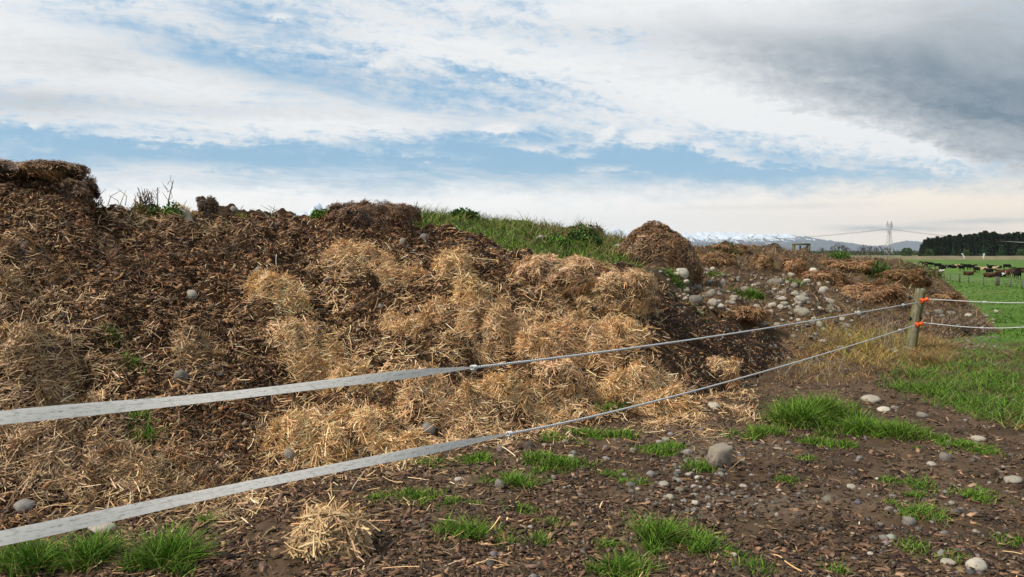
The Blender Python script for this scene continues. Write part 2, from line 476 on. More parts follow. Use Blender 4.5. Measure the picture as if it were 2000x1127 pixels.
for px, py, r, d in [(60, 545, .30, .22), (770, 575, .16, .14), (800, 530, .15, .12), (770, 780, .2, .16), (330, 470, .15, .1), (240, 515, .2, .12),
                     (20, 965, .2, .15), (570, 555, .1, .08), (150, 770, .2, .14), (980, 730, .12, .1), (1140, 640, .15, .12), (640, 760, .2, .12),
                     (880, 700, .12, .1), (440, 500, .15, .08)]:
    x, y, z = hit1(px, py); DENTS.append((x, y, r, d))
for cx, cy, sx, sy, a in STRAW:
    if a >= .5 and cy > 480 and cx > 0:
        x, y, z = hit1(cx, cy); q = y / F
        DENTS.append((x, y, sx * q * .7, -.17 * a))
        x, y, z = hit1(cx + .35 * sx, cy + sy * 1.05); DENTS.append((x, y, sx * q * .50, .26 * a))
for i in range(46):
    px, py = RNG.uniform(20, 1230), RNG.uniform(480, 880)
    if py < 905 - .08 * px:
        x, y, z = hit1(px, py); DENTS.append((x, y, RNG.uniform(.07, .16), RNG.uniform(.06, .14)))
def normals(hf, x, y, e=.03):
    dx = (hf(x + e, y) - hf(x - e, y)) / (2 * e); dy = (hf(x, y + e) - hf(x, y - e)) / (2 * e)
    return nrm(np.stack([-dx, -dy, np.ones_like(dx)], -1))

# ------------------------------------------------------------------ ground sheet (structure)
M_soil = material('soil', attr=True, rough=.9, spec=.15, nscale=9.0, namt=.45, bump=.6, bscale=45)
M_heap = material('compost', attr=True, rough=.9, spec=.1, nscale=22.0, namt=.55, bump=.8, bscale=60)
def build_ground():
    az = np.concatenate([np.linspace(-180, -42, 35)[:-1], np.linspace(-42, 42, 900), np.linspace(42, 180, 35)[1:-1]])
    r = np.concatenate([np.geomspace(.3, 3, 18)[:-1], np.geomspace(3, 30, 330)[:-1], np.geomspace(30, 20000, 110)])
    A, Rr = np.meshgrid(np.radians(az), r, indexing='ij')
    x, y = Rr * np.sin(A), Rr * np.cos(A)
    z = ground_h(x, y)
    na, nr = z.shape
    V = np.stack([x, y, z], -1).reshape(-1, 3)
    i, j = np.meshgrid(np.arange(na), np.arange(nr - 1), indexing='ij')
    i2 = (i + 1) % na
    Fq = np.stack([i * nr + j, i2 * nr + j, i2 * nr + j + 1, i * nr + j + 1], -1).reshape(-1, 4)
    V = np.concatenate([V, [[0, 0, 0]]]); c0 = len(V) - 1
    ii = np.arange(na); Ft = np.stack([np.full(na, c0), ((ii + 1) % na) * nr, ii * nr], 1)
    x, y = V[:, 0], V[:, 1]
    px, py = proj(x, y, V[:, 2])
    rr = np.hypot(x, y)
    n = fbm(x / 1.1, y / 1.1, 3); n2 = fbm(x / .3 + 7, y / .3, 3)
    soil = np.array([.086, .055, .032]) * (1 + .35 * n[:, None] + .35 * n2[:, None])
    dry = np.array([.135, .10, .069])
    k = np.clip((n + .25) * 1.2, 0, 1)[:, None] * np.exp(-((px - 1350) / 420) ** 2 - ((py - 950) / 120) ** 2)[:, None] * (y > 1)[:, None]
    soil = soil * (1 - k) + dry * k
    g = np.clip((rr - 15.5 + 1.4 * n) / 2.5, 0, 1)[:, None]
    gn = .5 + .5 * np.clip(fbm(x / 9, y / 9, 4) + .3 * fbm(x / 60, y / 60, 2), -1, 1)[:, None]
    tr = np.clip(perlin(x / 34 + y / 50, y / 11) * 1.6 - .35, 0, .6)[:, None]
    grass = (np.array([.056, .112, .014]) * (1 - gn) + np.array([.088, .165, .02]) * gn) * (1 - tr) + np.array([.115, .155, .035]) * tr
    far = np.clip((rr - 470) / 60, 0, 1)[:, None]
    grass = grass * (1 - far) + np.array([.10, .12, .045]) * far
    o = mesh_np('ground', V, [Fq, Ft], soil * (1 - g) + grass * g, M_soil, True)
    tag(o, kind='structure')
build_ground()

def build_heap(name, hf, pxr, yr, na, ny, colf, lift=0.0):
    px = np.linspace(*pxr, na); y = np.geomspace(*yr, ny)
    P, Yg = np.meshgrid(px, y, indexing='ij')
    Xg = (P - 1000) / F * Yg
    z = hf(Xg, Yg)
    gz = ground_h(Xg, Yg)
    ok = z > gz - .12
    q = ok[:-1, :-1] | ok[1:, :-1] | ok[:-1, 1:] | ok[1:, 1:]
    idx = np.arange(na * ny).reshape(na, ny)
    Fq = np.stack([idx[:-1, :-1], idx[1:, :-1], idx[1:, 1:], idx[:-1, 1:]], -1)[q]
    V = np.stack([Xg, Yg, np.maximum(z, gz - .3)], -1).reshape(-1, 3)
    used = np.unique(Fq); rem = np.full(len(V), -1); rem[used] = np.arange(len(used))
    V = V[used]; Fq = rem[Fq]
    return mesh_np(name, V, [Fq], colf(V), M_heap, True)
def c_heap1(V):
    px, py = proj(V[:, 0], V[:, 1], V[:, 2]); s = straw_map(px, py)[:, None]
    n = fbm(V[:, 0] / .5, V[:, 1] / .5, 3)[:, None]
    d = np.array([.038, .020, .010]) * (1 + .4 * n)  # base darkened to paint deeper shade into gaps between chips
    ridge = np.clip((px - 1000) / 250, 0, 1)[:, None] * (1 - s)
    d = d * (1 - ridge) + np.array([.036, .022, .014]) * ridge
    return d * (1 - s * .75) + np.array([.13, .075, .032]) * s * .75
def c_heap2(V):
    n = np.clip(.5 + .6 * fbm(V[:, 0] / 1.2, V[:, 1] / 1.2, 3), 0, 1)[:, None]
    px, py = proj(V[:, 0], V[:, 1], V[:, 2]); k = np.clip((px + 40 * n[:, 0] - 1245) / 40, 0, 1)[:, None]
    return (np.array([.04, .062, .014]) * (1 - n) + np.array([.09, .08, .034]) * n) * (1 - k) + (np.array([.05, .034, .021]) * (1 - n) + np.array([.11, .08, .05]) * n) * k
def c_heap3(V):
    n = np.clip(.5 + .7 * fbm(V[:, 0] / .9, V[:, 1] / .9, 3), 0, 1)[:, None]
    return np.array([.05, .031, .018]) * (1 - n) + np.array([.14, .088, .046]) * n
o = build_heap('compost_heap', heap1_h, (-640, 1590), (3.6, 20), 820, 520, c_heap1)
tag(o, 'long brown heap of wood chips and old straw behind the white tape', 'heap')
o = build_heap('grassy_bank', heap2_h, (390, 1410), (10, 33), 330, 220, c_heap2)
tag(o, 'green overgrown bank of earth behind the wood chip heap', 'bank')
o = build_heap('spoil_heap', heap3_h, (1185, 1990), (10.5, 42), 330, 300, c_heap3)
tag(o, 'rough brown heap of soil and dead plants behind the wooden post', 'heap')

# ------------------------------------------------------------------ scatter helper
def sample(n, pxr, yr, ids, mask=None, pw=1.0):
    px = RNG.uniform(*pxr, n)
    y = ((yr[0] ** (1 - pw) + (yr[1] ** (1 - pw) - yr[0] ** (1 - pw)) * RNG.random(n)) ** (1 / (1 - pw))) if pw != 1 else np.exp(RNG.uniform(math.log(yr[0]), math.log(yr[1]), n))
    x = (px - 1000) / F * y
    i, z = top_id(x, y)
    k = np.isin(i, ids)
    x, y, z = x[k], y[k], z[k]
    if mask is not None:
        px, py = proj(x, y, z)
        k = RNG.random(len(x)) < mask(px, py, x, y)
        x, y, z = x[k], y[k], z[k]
    return x, y, z

def tangent(nv, ang=None):
    n = len(nv)
    a = RNG.uniform(0, 2 * math.pi, n) if ang is None else ang
    t = np.stack([np.cos(a), np.sin(a), np.zeros(n)], -1)
    t = t - nv * (t * nv).sum(-1, keepdims=True)
    return nrm(t)

M_chip = material('wood_chip', attr=True, rough=.75, spec=.25)
M_straw = material('straw', attr=True, rough=.55, spec=.35)
M_grass = material('grass_blade', attr=True, rough=.65, spec=.10)
M_leaf = material('leaf', attr=True, rough=.6, spec=.15)
M_stone = material('stone', attr=True, rough=.8, spec=.25, nscale=14, namt=.45, bump=.45, bscale=50)
CHIP = [(.036, .0165, .008), (.082, .038, .016), (.14, .064, .026), (.225, .108, .046), (.35, .19, .088), (.18, .082, .032), (.15, .108, .074), (.046, .0235, .011), (.10, .048, .02)]
STRAWC = [(.75, .49, .25), (.60, .37, .17), (.43, .25, .11), (.84, .64, .40), (.65, .41, .20), (.30, .165, .072), (.17, .09, .04), (.52, .31, .138), (.69, .45, .225)]
OLDSTR = [(.50, .335, .175), (.34, .215, .105), (.21, .12, .055), (.62, .45, .26), (.42, .265, .13), (.13, .075, .036)]

def chips(acc, x, y, z, size, pal=CHIP, tilt=.6):
    n = len(x)
    nv = normals(all_h, x, y, .05)
    nv = nrm(nv + RNG.normal(0, tilt, (n, 3)))
    a = tangent(nv); b = np.cross(nv, a)
    L = size * np.clip(np.exp(RNG.normal(-.22, .5, n)), .25, 2.2); W = L * RNG.uniform(.16, .5, n); T = np.minimum(W * RNG.uniform(.1, .3, n), .006)
    P = np.stack([x, y, z], -1) + nv * RNG.uniform(0, .012, n)[:, None]
    V = np.zeros((n, 8, 3))
    for k, (sa, sb, sn) in enumerate([(-1, -1, 0), (1, -1, 0), (1, 1, 0), (-1, 1, 0), (-1, -1, 1), (1, -1, 1), (1, 1, 1), (-1, 1, 1)]):
        ja, jb = RNG.uniform(.6, 1, n), RNG.uniform(.45, 1, n)
        V[:, k] = P + a * (sa * L * .5 * ja)[:, None] + b * (sb * W * .5 * jb)[:, None] + nv * (sn * T)[:, None]
    base = (np.arange(n) * 8)[:, None]
    Fq = np.concatenate([base + np.array(f)[None] for f in ((4, 5, 6, 7), (0, 1, 5, 4), (1, 2, 6, 5), (2, 3, 7, 6), (3, 0, 4, 7))])
    acc.add(V.reshape(-1, 3), Fq, np.repeat(pick(pal, n, .22), 8, 0))

# wood chips over heap and bare soil
A = Acc()
def m_chip(px, py, x, y):
    s = straw_map(px, py)
    ridge = np.clip((px - 980) / 250, 0, 1)
    return np.clip(1 - .8 * s, .08, 1) * (1 - .55 * ridge)
x, y, z = sample(250000, (-330, 1580), (4.3, 12.5), [1], m_chip, .6)
chips(A, x, y, z, .036 + .0009 * y)
def m_chipg(px, py, x, y):
    a = np.exp(-((px - 500) / 420) ** 2) + .55 * np.exp(-((px - 1050) / 300) ** 2 - ((py - 1010) / 70) ** 2) + .5 * np.exp(-((px - 1350) / 250) ** 2 - ((py - 790) / 60) ** 2) + .38
    return np.clip(a, 0, 1) * np.clip(.65 + .9 * fbm(x / .5, y / .5, 2), .1, 1)
x, y, z = sample(200000, (-330, 2330), (3.2, 15), [0], m_chipg, 1.3)
chips(A, x, y, z, .040, [(.035, .02, .012), (.06, .033, .019), (.11, .06, .034), (.19, .105, .058), (.30, .185, .105), (.15, .10, .07), (.04, .024, .015), (.13, .07, .038)], .3)
x, y, z = sample(16000, (1250, 2100), (11, 28), [3], None, .5)
chips(A, x, y, z, .07, [(.05, .03, .018), (.09, .055, .032), (.14, .085, .045), (.2, .13, .075)], .6)
x, y, z = sample(70000, (500, 2330), (3.2, 13), [0], lambda px, py, x, y: np.clip(.5 + 1.1 * fbm(x / .35 + 3, y / .35, 3), .05, 1) * (px > 650 + 300 * RNG.random(len(px))), 1.3)
chips(A, x, y, z, .026, [(.05, .034, .023), (.075, .052, .036), (.035, .024, .016), (.10, .074, .052), (.14, .09, .055), (.06, .038, .024)], .5)
tag(A.build('wood_chips', M_chip), 'brown wood chips strewn over the long heap and bare soil', 'wood chips', kind='stuff')

# loose straw draped over heap
def straws(acc, x, y, z, L, W, pal, ang=None, lift=.3, curl=.25):
    n = len(x)
    nv = normals(all_h, x, y, .08)
    d = tangent(nv, ang)
    d = nrm(d + nv * RNG.normal(.06, lift, n)[:, None])
    s = nrm(np.cross(d, nv + RNG.normal(0, .35, (n, 3))))
    P = np.stack([x, y, z], -1) + nv * RNG.uniform(.0, .03, n)[:, None]
    L = L * RNG.uniform(.45, 1.4, n)
    B = RNG.normal(0, curl, (n, 3)) - nv * (.12 + RNG.uniform(0, .2, n))[:, None]
    P = P - d * (L * .4)[:, None]
    blades(acc, P, d, s, L, W * RNG.uniform(.6, 1.4, n), B, pick(pal, n, .2), 3)
A = Acc()
def m_str(px, py, x, y): return np.clip(straw_map(px, py) * 1.3 * np.clip(.58 + 1.5 * fbm(x / .45 + 11, y / .35, 3), .04, 1.2), 0, 1) * (px > 480)
def m_old(px, py, x, y): return np.clip(straw_map(px, py) * 1.15, 0, 1) * (px <= 480)
def m_any(px, py, x, y): return np.where(px < 1270, .9, .12) * np.clip(.3 + .9 * fbm(x / .6, y / .6 + 3, 3), .08, 1)
def flow(x, y): return 2.4 * fbm(x / .7 + 40, y / .7, 2) * math.pi + RNG.normal(0, .6, len(x))
x, y, z = sample(330000, (400, 1480), (5.0, 12), [1, 0], m_str, .6)
straws(A, x, y, z, .105, .0050, STRAWC, flow(x, y))
x, y, z = sample(170000, (-330, 520), (4.3, 10.5), [1, 0], m_old, .6)
straws(A, x, y, z, .115, .0052, OLDSTR, flow(x, y))
x, y, z = sample(26000, (-330, 1540), (4.4, 12), [1], m_any, .6)
straws(A, x, y, z, .10, .0050, STRAWC + OLDSTR)
x, y, z = sample(95000, (-330, 1540), (4.4, 12.5), [1], lambda px, py, x, y: np.clip(.75 - .5 * straw_map(px, py) - .4 * (px > 1200), .1, 1), .5)
straws(A, x, y, z, .058, .0045, [(.22, .115, .045), (.12, .06, .025), (.34, .19, .08), (.07, .036, .017), (.46, .29, .14), (.6, .42, .22), (.16, .08, .032), (.10, .05, .022)])
def m_gs(px, py, x, y): return np.clip(np.exp(-((px - 500) / 500) ** 2) + .7 * np.exp(-((px - 1150) / 300) ** 2 - ((py - 840) / 60) ** 2) + .07, 0, 1) * np.clip(.3 + 1.1 * fbm(x / .5, y / .5 + 6, 3), .03, 1)
x, y, z = sample(16000, (-330, 2330), (3.3, 13), [0], m_gs, 1.2)
straws(A, x, y, z, .11, .0055, OLDSTR + STRAWC, lift=.15)
tag(A.build('loose_straw', M_straw), 'loose pale straw strewn over the long heap', 'straw', kind='stuff')

# ------------------------------------------------------------------ straw clumps and clods: every one a thing
def clump(name, px, py, w, h, label, cat='straw clump', pal=STRAWC, core=(.085, .045, .018), dens=1.0, group='straw clumps on the heap', box=.6, depth=.8, length=.11, tilt=0.0, lift=.0, width=.0050, ymin=0, base=None, cone=0.0, nz=1.0):
    x0, y0, z0 = hit1(px, base if base else py + h * .18, ymin)
    if base: z0 = zof(py, y0)
    hue = np.array([1, 1, 1.]) * RNG.uniform(.82, 1.1) * np.array([1, 1 - .04 * RNG.random(), 1 - .10 * RNG.random()])
    pal = [tuple(np.array(c) * hue) for c in pal]
    s = y0 / F
    rx, rz = w * s * .53, h * s * .60
    ry = rx * depth
    zc = z0 - rz * .15 + lift * s
    # core, coloured dark to paint shade into the gaps between straws
    nu, nvv = 30, 16
    U, Vv = np.meshgrid(np.linspace(0, 2 * math.pi, nu, endpoint=False), np.linspace(.02, 1, nvv) * math.pi * .98, indexing='ij')
    def spow(c): return np.sign(c) * np.abs(c) ** box
    dirs = np.stack([spow(np.sin(Vv)) * spow(np.cos(U)), spow(np.sin(Vv)) * spow(np.sin(U)), spow(np.cos(Vv))], -1)
    ca, sa = math.cos(tilt), math.sin(tilt)
    seed = RNG.uniform(0, 50)
    def shape(d):
        k = 1 + nz * .45 * perlin(d[..., 0] * 1.7 + seed, d[..., 1] * 1.7 + d[..., 2] * 1.3) + nz * .24 * perlin(d[..., 0] * 4 + seed, d[..., 2] * 4 + d[..., 1] * 3)
        p = d * k[..., None] * np.array([rx, ry, rz])
        if cone: p = p * np.stack([1 - cone * np.clip(p[..., 2] / rz + .3, 0, 1.2)] * 2 + [np.ones(p.shape[:-1])], -1)
        return np.stack([p[..., 0] * ca - p[..., 2] * sa, p[..., 1], p[..., 0] * sa + p[..., 2] * ca], -1)
    C = shape(dirs) * .82
    idx = np.arange(nu * nvv).reshape(nu, nvv); i2 = np.roll(idx, -1, 0)
    Fq = np.stack([idx[:, :-1], i2[:, :-1], i2[:, 1:], idx[:, 1:]], -1).reshape(-1, 4)
    A = Acc(); A.add(C.reshape(-1, 3), Fq[:, ::-1], core)
    area = rx * ry * 3 + (rx + ry) * rz * 4
    n = int(min(16000, max(260, area * 11000 * dens)))
    d = nrm(RNG.normal(0, 1, (n, 3))); d[:, 2] = np.where(d[:, 2] < -.5, -d[:, 2], d[:, 2])
    d = np.sign(d) * np.abs(d) ** box
    P = shape(d)
    nv = nrm(d / np.array([rx, ry, rz]))
    g = RNG.uniform(0, 6.28) + 1.5 * fbm(P[:, 0] / (rx * 1.3) + seed, P[:, 1] / (ry * 1.3), 2) * math.pi
    t = np.stack([np.cos(g), np.sin(g) * .6, -.15 + .35 * np.sin(g * 1.7)], -1) * RNG.uniform(.2, 1.2, (n, 1)) + RNG.normal(0, .45, (n, 3))
    t = t - nv * (t * nv).sum(-1, keepdims=True)
    t = nrm(nrm(t) + nv * RNG.normal(.02, .16, n)[:, None])
    low = d[:, 2] < .25
    t[low] = nrm(t[low] * .9 + np.array([0, 0, -.45]) + nv[low] * .05)
    L = length * RNG.uniform(.4, 1.35, n) * min(1, .6 + rx * 1.2)
    P = P + nv * RNG.uniform(-.03, .022, n)[:, None] * min(1, rx * 4) - t * (L * .45)[:, None]
    sd_ = nrm(np.cross(t, nv + RNG.normal(0, .4, (n, 3))))
    B = RNG.normal(0, .16, (n, 3)) - nv * .15 + np.array([0, 0, -.08])
    blades(A, P, t, sd_, L, width * RNG.uniform(.6, 1.5, n), B, pick(pal, n, .2), 3)
    o = A.build(name, M_straw)
    o.location = (x0, y0 + ry * .35, zc)
    return tag(o, label, cat, group)
def mat_clump(px, py, w, h, label, pal=STRAWC, core=(.14, .078, .034), group='straw clumps on the heap', thick=1.0, length=.105, width=.0050, dens=1.0):
    x0, y0, z0 = hit1(px, py); s = y0 / F
    e = .12
    gy = float(all_h(np.array([x0]), np.array([y0 + e]))[0] - all_h(np.array([x0]), np.array([y0 - e]))[0]) / (2 * e)
    cs = 1 / math.sqrt(1 + max(.15, min(gy, 1.3)) ** 2)
    a, b = w * s * .60, h * s * .62 * (1 + .35 * (1 - min(1, max(0, gy))))
    hue = RNG.uniform(.92, 1.16) * np.array([1, 1 - .04 * RNG.random(), 1 - .10 * RNG.random()])
    pal = [tuple(np.array(c) * hue) for c in pal if pal is not STRAWC or c[0] > .35]
    sd = RNG.uniform(0, 90); ro = RNG.uniform(-.5, .5)
    T = min(.25, .44 * h * s) * thick
    def edge(t): return 1 + .42 * perlin(np.cos(t) * 1.5 + sd, np.sin(t) * 1.5 - sd) + .25 * perlin(np.cos(t) * 4 + sd, np.sin(t) * 4)
    def place(u, v):
        c, sn = math.cos(ro), math.sin(ro)
        U, V_ = u * a, v * b
        return x0 + U * c - V_ * sn * .6, y0 + (V_ * c + U * sn * .4) * cs
    def top(u, v):
        x, y = place(u, v); q = np.hypot(u, v) / edge(np.arctan2(v, u))
        lump = .50 + .85 * (perlin(x / .19 + sd, y / .14) + .55) * .8 + .18 * perlin(x / .07, y / .06 + sd)
        lip = 1 + .75 * np.clip(-v, -.7, .8)                       # thicker at its lower lip
        return x, y, all_h(x, y) + T * np.clip(1 - q ** np.where(v < 0, 6, 2.5), -.3, 1) * lump * lip, q
    nr, na = 26, 56
    Q, Tt = np.meshgrid(np.linspace(.02, 1.05, nr), np.linspace(0, 2 * math.pi, na, endpoint=False), indexing='ij')
    Ed = edge(Tt)
    x, y, z, q = top(Q * Ed * np.cos(Tt), Q * Ed * np.sin(Tt))
    V = np.stack([x - x0, y - y0, z - z0 - .018], -1).reshape(-1, 3)
    idx = np.arange(nr * na).reshape(nr, na); i2 = np.roll(idx, -1, 1)
    A = Acc(); A.add(V, np.stack([idx[:-1], idx[1:], i2[1:], i2[:-1]], -1).reshape(-1, 4), np.array(core)[None] * RNG.uniform(.45, 1.25, (V.shape[0], 1)) * np.array([1, .95, .85]))
    n = int(min(9000, max(300, a * b * 3.14 * 24000 * dens)))
    t = RNG.uniform(0, 6.28, n); qq = np.sqrt(RNG.random(n)) * 1.12 * (1 + .15 * np.abs(RNG.normal(0, 1, n)) * (RNG.random(n) < .3))
    m = n // 2; lipm = np.arange(n) < m
    t[:m] = RNG.uniform(math.pi * .95, math.pi * 2.05, m); qq[:m] = RNG.uniform(.74, 1.07, m)
    ed = edge(t); u, v = qq * ed * np.cos(t), qq * ed * np.sin(t)
    x, y, z, q = top(u, v)
    keep = RNG.random(n) < np.where(lipm, 1, np.clip(1.5 - q, .12, 1) * np.clip(.85 + .9 * fbm(x / .14 + sd, y / .14, 2), .3, 1)); lipm = lipm[keep]
    u, v, x, y, z, q = (k[keep] for k in (u, v, x, y, z, q)); n = len(x)
    ee = .03
    x1, y1, z1, _ = top(u + ee / a, v); x2, y2, z2, _ = top(u, v + ee / b)
    P = np.stack([x, y, z], -1)
    nv = nrm(np.cross(np.stack([x1, y1, z1], -1) - P, np.stack([x2, y2, z2], -1) - P)); nv[nv[:, 2] < 0] *= -1
    g = RNG.uniform(0, 6.28) + 2.2 * fbm(x / .3 + sd, y / .3, 2) * math.pi + RNG.normal(0, .75, n)
    d = tangent(nv, g); d = nrm(d + nv * RNG.normal(.02, .18, n)[:, None])
    d[lipm] = nrm(d[lipm] * .8 + np.array([0, -.25, -.45]) + RNG.normal(0, .15, (lipm.sum(), 3)))
    L = length * np.exp(RNG.normal(-.1, .4, n))
    P = P + nv * RNG.uniform(-.012, .02, n)[:, None] - d * (L * .45)[:, None] - np.array([x0, y0, z0])
    sd_ = nrm(np.cross(d, nv + RNG.normal(0, .4, (n, 3))))
    blades(A, P, d, sd_, L, width * RNG.uniform(.55, 1.5, n), RNG.normal(0, .18, (n, 3)) - nv * .16, pick(pal, n, .22), 3)
    o = A.build('straw_clump', M_straw); o.location = (x0, y0, z0)
    return tag(o, label, 'straw clump', group)
G = 'straw clumps on the heap'
DARKC = [(.06, .033, .018), (.10, .055, .028), (.16, .095, .05), (.045, .025, .014), (.22, .135, .07)]
ORANGE = [(.26, .135, .055), (.34, .19, .08), (.18, .09, .038), (.42, .26, .12), (.22, .115, .05)]
for a in [
    (545, 575, 100, 64, 'pale straw wad sticking out of the upper left slope above a green weed'),
    (725, 508, 150, 50, 'broad flat mat of golden straw just below the dark crest lump'),
    (880, 525, 60, 50, 'small brown straw tuft right of the broad golden mat'),
    (918, 585, 60, 70, 'hanging sheaf of combed straw on the slope under the pebbly ridge'),
    (1095, 545, 135, 70, 'big shaggy straw slab topping the ridge, left of the two summit slabs'),
    (1215, 578, 104, 74, 'big blocky straw slab topping the ridge, right of the two summit slabs'),
    (1155, 603, 60, 40, 'small rusty straw lump tucked between the two summit slabs'),
    (930, 660, 150, 92, 'large rounded golden straw mound in the middle of the heap'),
    (600, 678, 90, 76, 'upright golden straw wad halfway up the left middle slope'),
    (800, 650, 80, 50, 'dark brown straw lump left of the large golden mound'),
    (690, 745, 130, 52, 'low straw wad directly under the upper white tape'),
    (610, 860, 125, 84, 'wide drooping straw wad behind the lower tape, beside a round stone'),
    (745, 850, 145, 72, 'bright swirled straw nest behind the lower tape, left of a grey stone'),
    (1085, 738, 84, 62, 'slanted brick shaped straw flake leaning on the lower slope'),
    (1255, 765, 150, 78, 'low wide straw flake at the right foot of the heap'),
    (1265, 802, 140, 28, 'thin flat straw mat on the soil in front of the low wide flake'),
    (1150, 672, 110, 60, 'tangled straw wad just above the upper rope, right of the golden mound'),
    (1060, 675, 80, 70, 'upright straw wad right beside the large golden mound'),
    (860, 790, 130, 60, 'long combed straw wad sloping down behind the lower tape'),
    (1050, 792, 120, 50, 'curled straw wad at the foot of the heap, just left of the flat mat'),
    (970, 760, 90, 60, 'straw wad below the knot of the upper tape'),
    (1215, 655, 80, 70, 'hanging straw curtain under the right summit slab'),
]:
    if 'summit slabs' in a[4] and 'slab' in a[4].split(',')[0] or 'brick' in a[4]: clump('straw_clump', *a)
    else: mat_clump(*a)
clump('straw_clump', 1404, 719, 70, 42, 'lone straw brick lying on dark soil just above the lower rope', group=G, box=.5)
clump('straw_clump', 645, 1058, 125, 118, 'loose pale straw heaplet in front of the lower tape on the chips', pal=[(.55, .38, .2), (.62, .45, .25), (.42, .28, .14), (.34, .22, .11)], box=.7, length=.20, width=.0062, dens=1.0)
for a in [(85, 700, 180, 60, 'grey weathered straw mat at the left edge above the upper tape'),
          (70, 760, 150, 46, 'brown straw fringe at the left edge touching the upper tape'),
          (130, 885, 210, 80, 'wide flattened old straw pad between the two tapes at the left'),
          (300, 935, 150, 46, 'old straw ridge just above the lower tape on the left slope'),
          (20, 560, 70, 60, 'shaggy old straw lump at the left edge beside a dark hollow'),
          (390, 690, 60, 60, 'small comb of old straw standing on the left chip slope')]:
    mat_clump(*a, pal=OLDSTR, core=(.075, .048, .026))
mat_clump(305, 432, 120, 20, 'pale straw cap on the crest beside the green weeds')
clump('compost_clod', 40, 343, 150, 28, 'straw thatch crowning the tall left end of the heap', 'clod', pal=DARKC + ORANGE[:3] + STRAWC[:2], core=(.05, .028, .016), group='clods of matted compost', length=.065, box=.5, dens=2.2)
clump('compost_clod', 730, 424, 150, 66, 'shaggy brown lump on the crest, facing the grassy bank', 'clod', pal=DARKC + CHIP + ORANGE[:2], core=(.045, .024, .013), group='clods of matted compost', length=.048, box=.6, dens=3.2)
clump('compost_clod', 130, 374, 84, 46, 'square dark overhanging clod at the top of the tall left crest', 'clod', pal=DARKC + CHIP, core=(.045, .025, .014), group='clods of matted compost', box=.45, length=.045, dens=3.5)
clump('compost_clod', 405, 410, 34, 44, 'dark upright clod standing on the skyline beside green weeds', 'clod', pal=DARKC[:3], core=(.035, .019, .011), group='clods of matted compost', box=.5, length=.035, dens=4, base=427)
for a in [(680, 425, 80, 36, 'low brown clod at the left of the shaggy crest lump'), (455, 490, 70, 30, 'straw covered clod on the upper left chip slope'),
          (235, 512, 110, 34, 'dark matted clod high on the left chip slope'), (75, 515, 130, 40, 'blackish overhanging clod near the left edge'), (720, 775, 110, 44, 'dark wet clod between straw wads under the upper tape'),
          (400, 930, 110, 40, 'dark ragged clod behind the lower tape near a pebble')]:
    o = mat_clump(*a, pal=DARKC + CHIP[2:6] + OLDSTR[:2], core=(.04, .023, .013), group='clods of matted compost', length=.07, thick=1.3); o.name = 'compost_clod'; o['category'] = 'clod'  # the dark clods paint in hollows where only shade lies
# the hay heap and clods on the back
clump('hay_heap', 1284, 500, 172, 116, 'steep brown heap of old hay standing behind the pebbly ridge', 'hay heap', ORANGE + DARKC[1:3] + [(.16, .085, .04)], (.07, .038, .018), 3.2, None, .72, .8, .085, ymin=13.5, width=.011, base=516, cone=.32, nz=.42)
clump('straw_clump', 1205, 497, 60, 16, 'thin rusty hay spill at the left foot of the steep hay heap', pal=ORANGE, core=(.09, .05, .022), ymin=13, group=G, width=.01)
for a in [(1392, 514, 72, 34, 'small orange hay mound at the right foot of the steep hay heap'),
          (1490, 518, 34, 44, 'upright rusty hay flake leaning in the rough brown heap'),
          (1553, 532, 34, 36, 'rounded rusty hay flake above the largest pale rocks'),
          (1700, 578, 120, 44, 'wide orange hay patch on the rough heap left of the post'),
          (1440, 612, 90, 22, 'flat pinkish straw mat at the edge of the rocky patch'),
          (1610, 545, 70, 24, 'brown hay lump between the rusty flake and the orange patch'), (1760, 540, 90, 26, 'brown matted hay lump above the post top'),
          (1420, 490, 60, 18, 'brown hay lump on the far crest beside the hay heap'), (1660, 520, 80, 20, 'tan matted hay lump on the crest below the bare trees'), (1850, 585, 60, 22, 'brown hay lump low on the right flank behind the post')]:
    clump('straw_clump', *a, pal=ORANGE, core=(.10, .052, .022), group='rusty hay lumps on the rough heap', ymin=12, width=.011)

# ------------------------------------------------------------------ stones
def stone_mesh(seed):
    rs = np.random.default_rng(seed)
    bm = bmesh.new(); bmesh.ops.create_icosphere(bm, subdivisions=3, radius=1)
    planes = nrm(rs.normal(0, 1, (7, 3))); off = rs.uniform(.62, .95, 7)
    o1, o2 = rs.uniform(0, 60, 2)
    for v in bm.verts:
        p = np.array(v.co)
        for n_, d_ in zip(planes, off):
            k = p @ n_
            if k > d_: p = p - n_ * (k - d_) * .75
        p = p * (1 + .16 * float(perlin(np.array(p[0] * 1.3 + o1), np.array(p[1] * 1.3 + p[2] + o2))) + .05 * float(perlin(np.array(p[0] * 3.7 + o2 + p[2]), np.array(p[1] * 3.7 - p[2] * 2 + o1))))
        v.co = p
    me = bpy.data.meshes.new('stone'); bm.to_mesh(me); bm.free()
    me.polygons.foreach_set('use_smooth', np.ones(len(me.polygons), bool))
    tone = [(.34, .30, .235), (.25, .222, .185), (.45, .405, .33), (.19, .175, .155), (.27, .245, .21)][seed % 5]
    a = me.color_attributes.new('Col', 'FLOAT_COLOR', 'POINT')
    a.data.foreach_set('color', np.tile(np.array((*tone, 1), np.float32), len(me.vertices)))
    me.materials.append(M_stone)
    return me
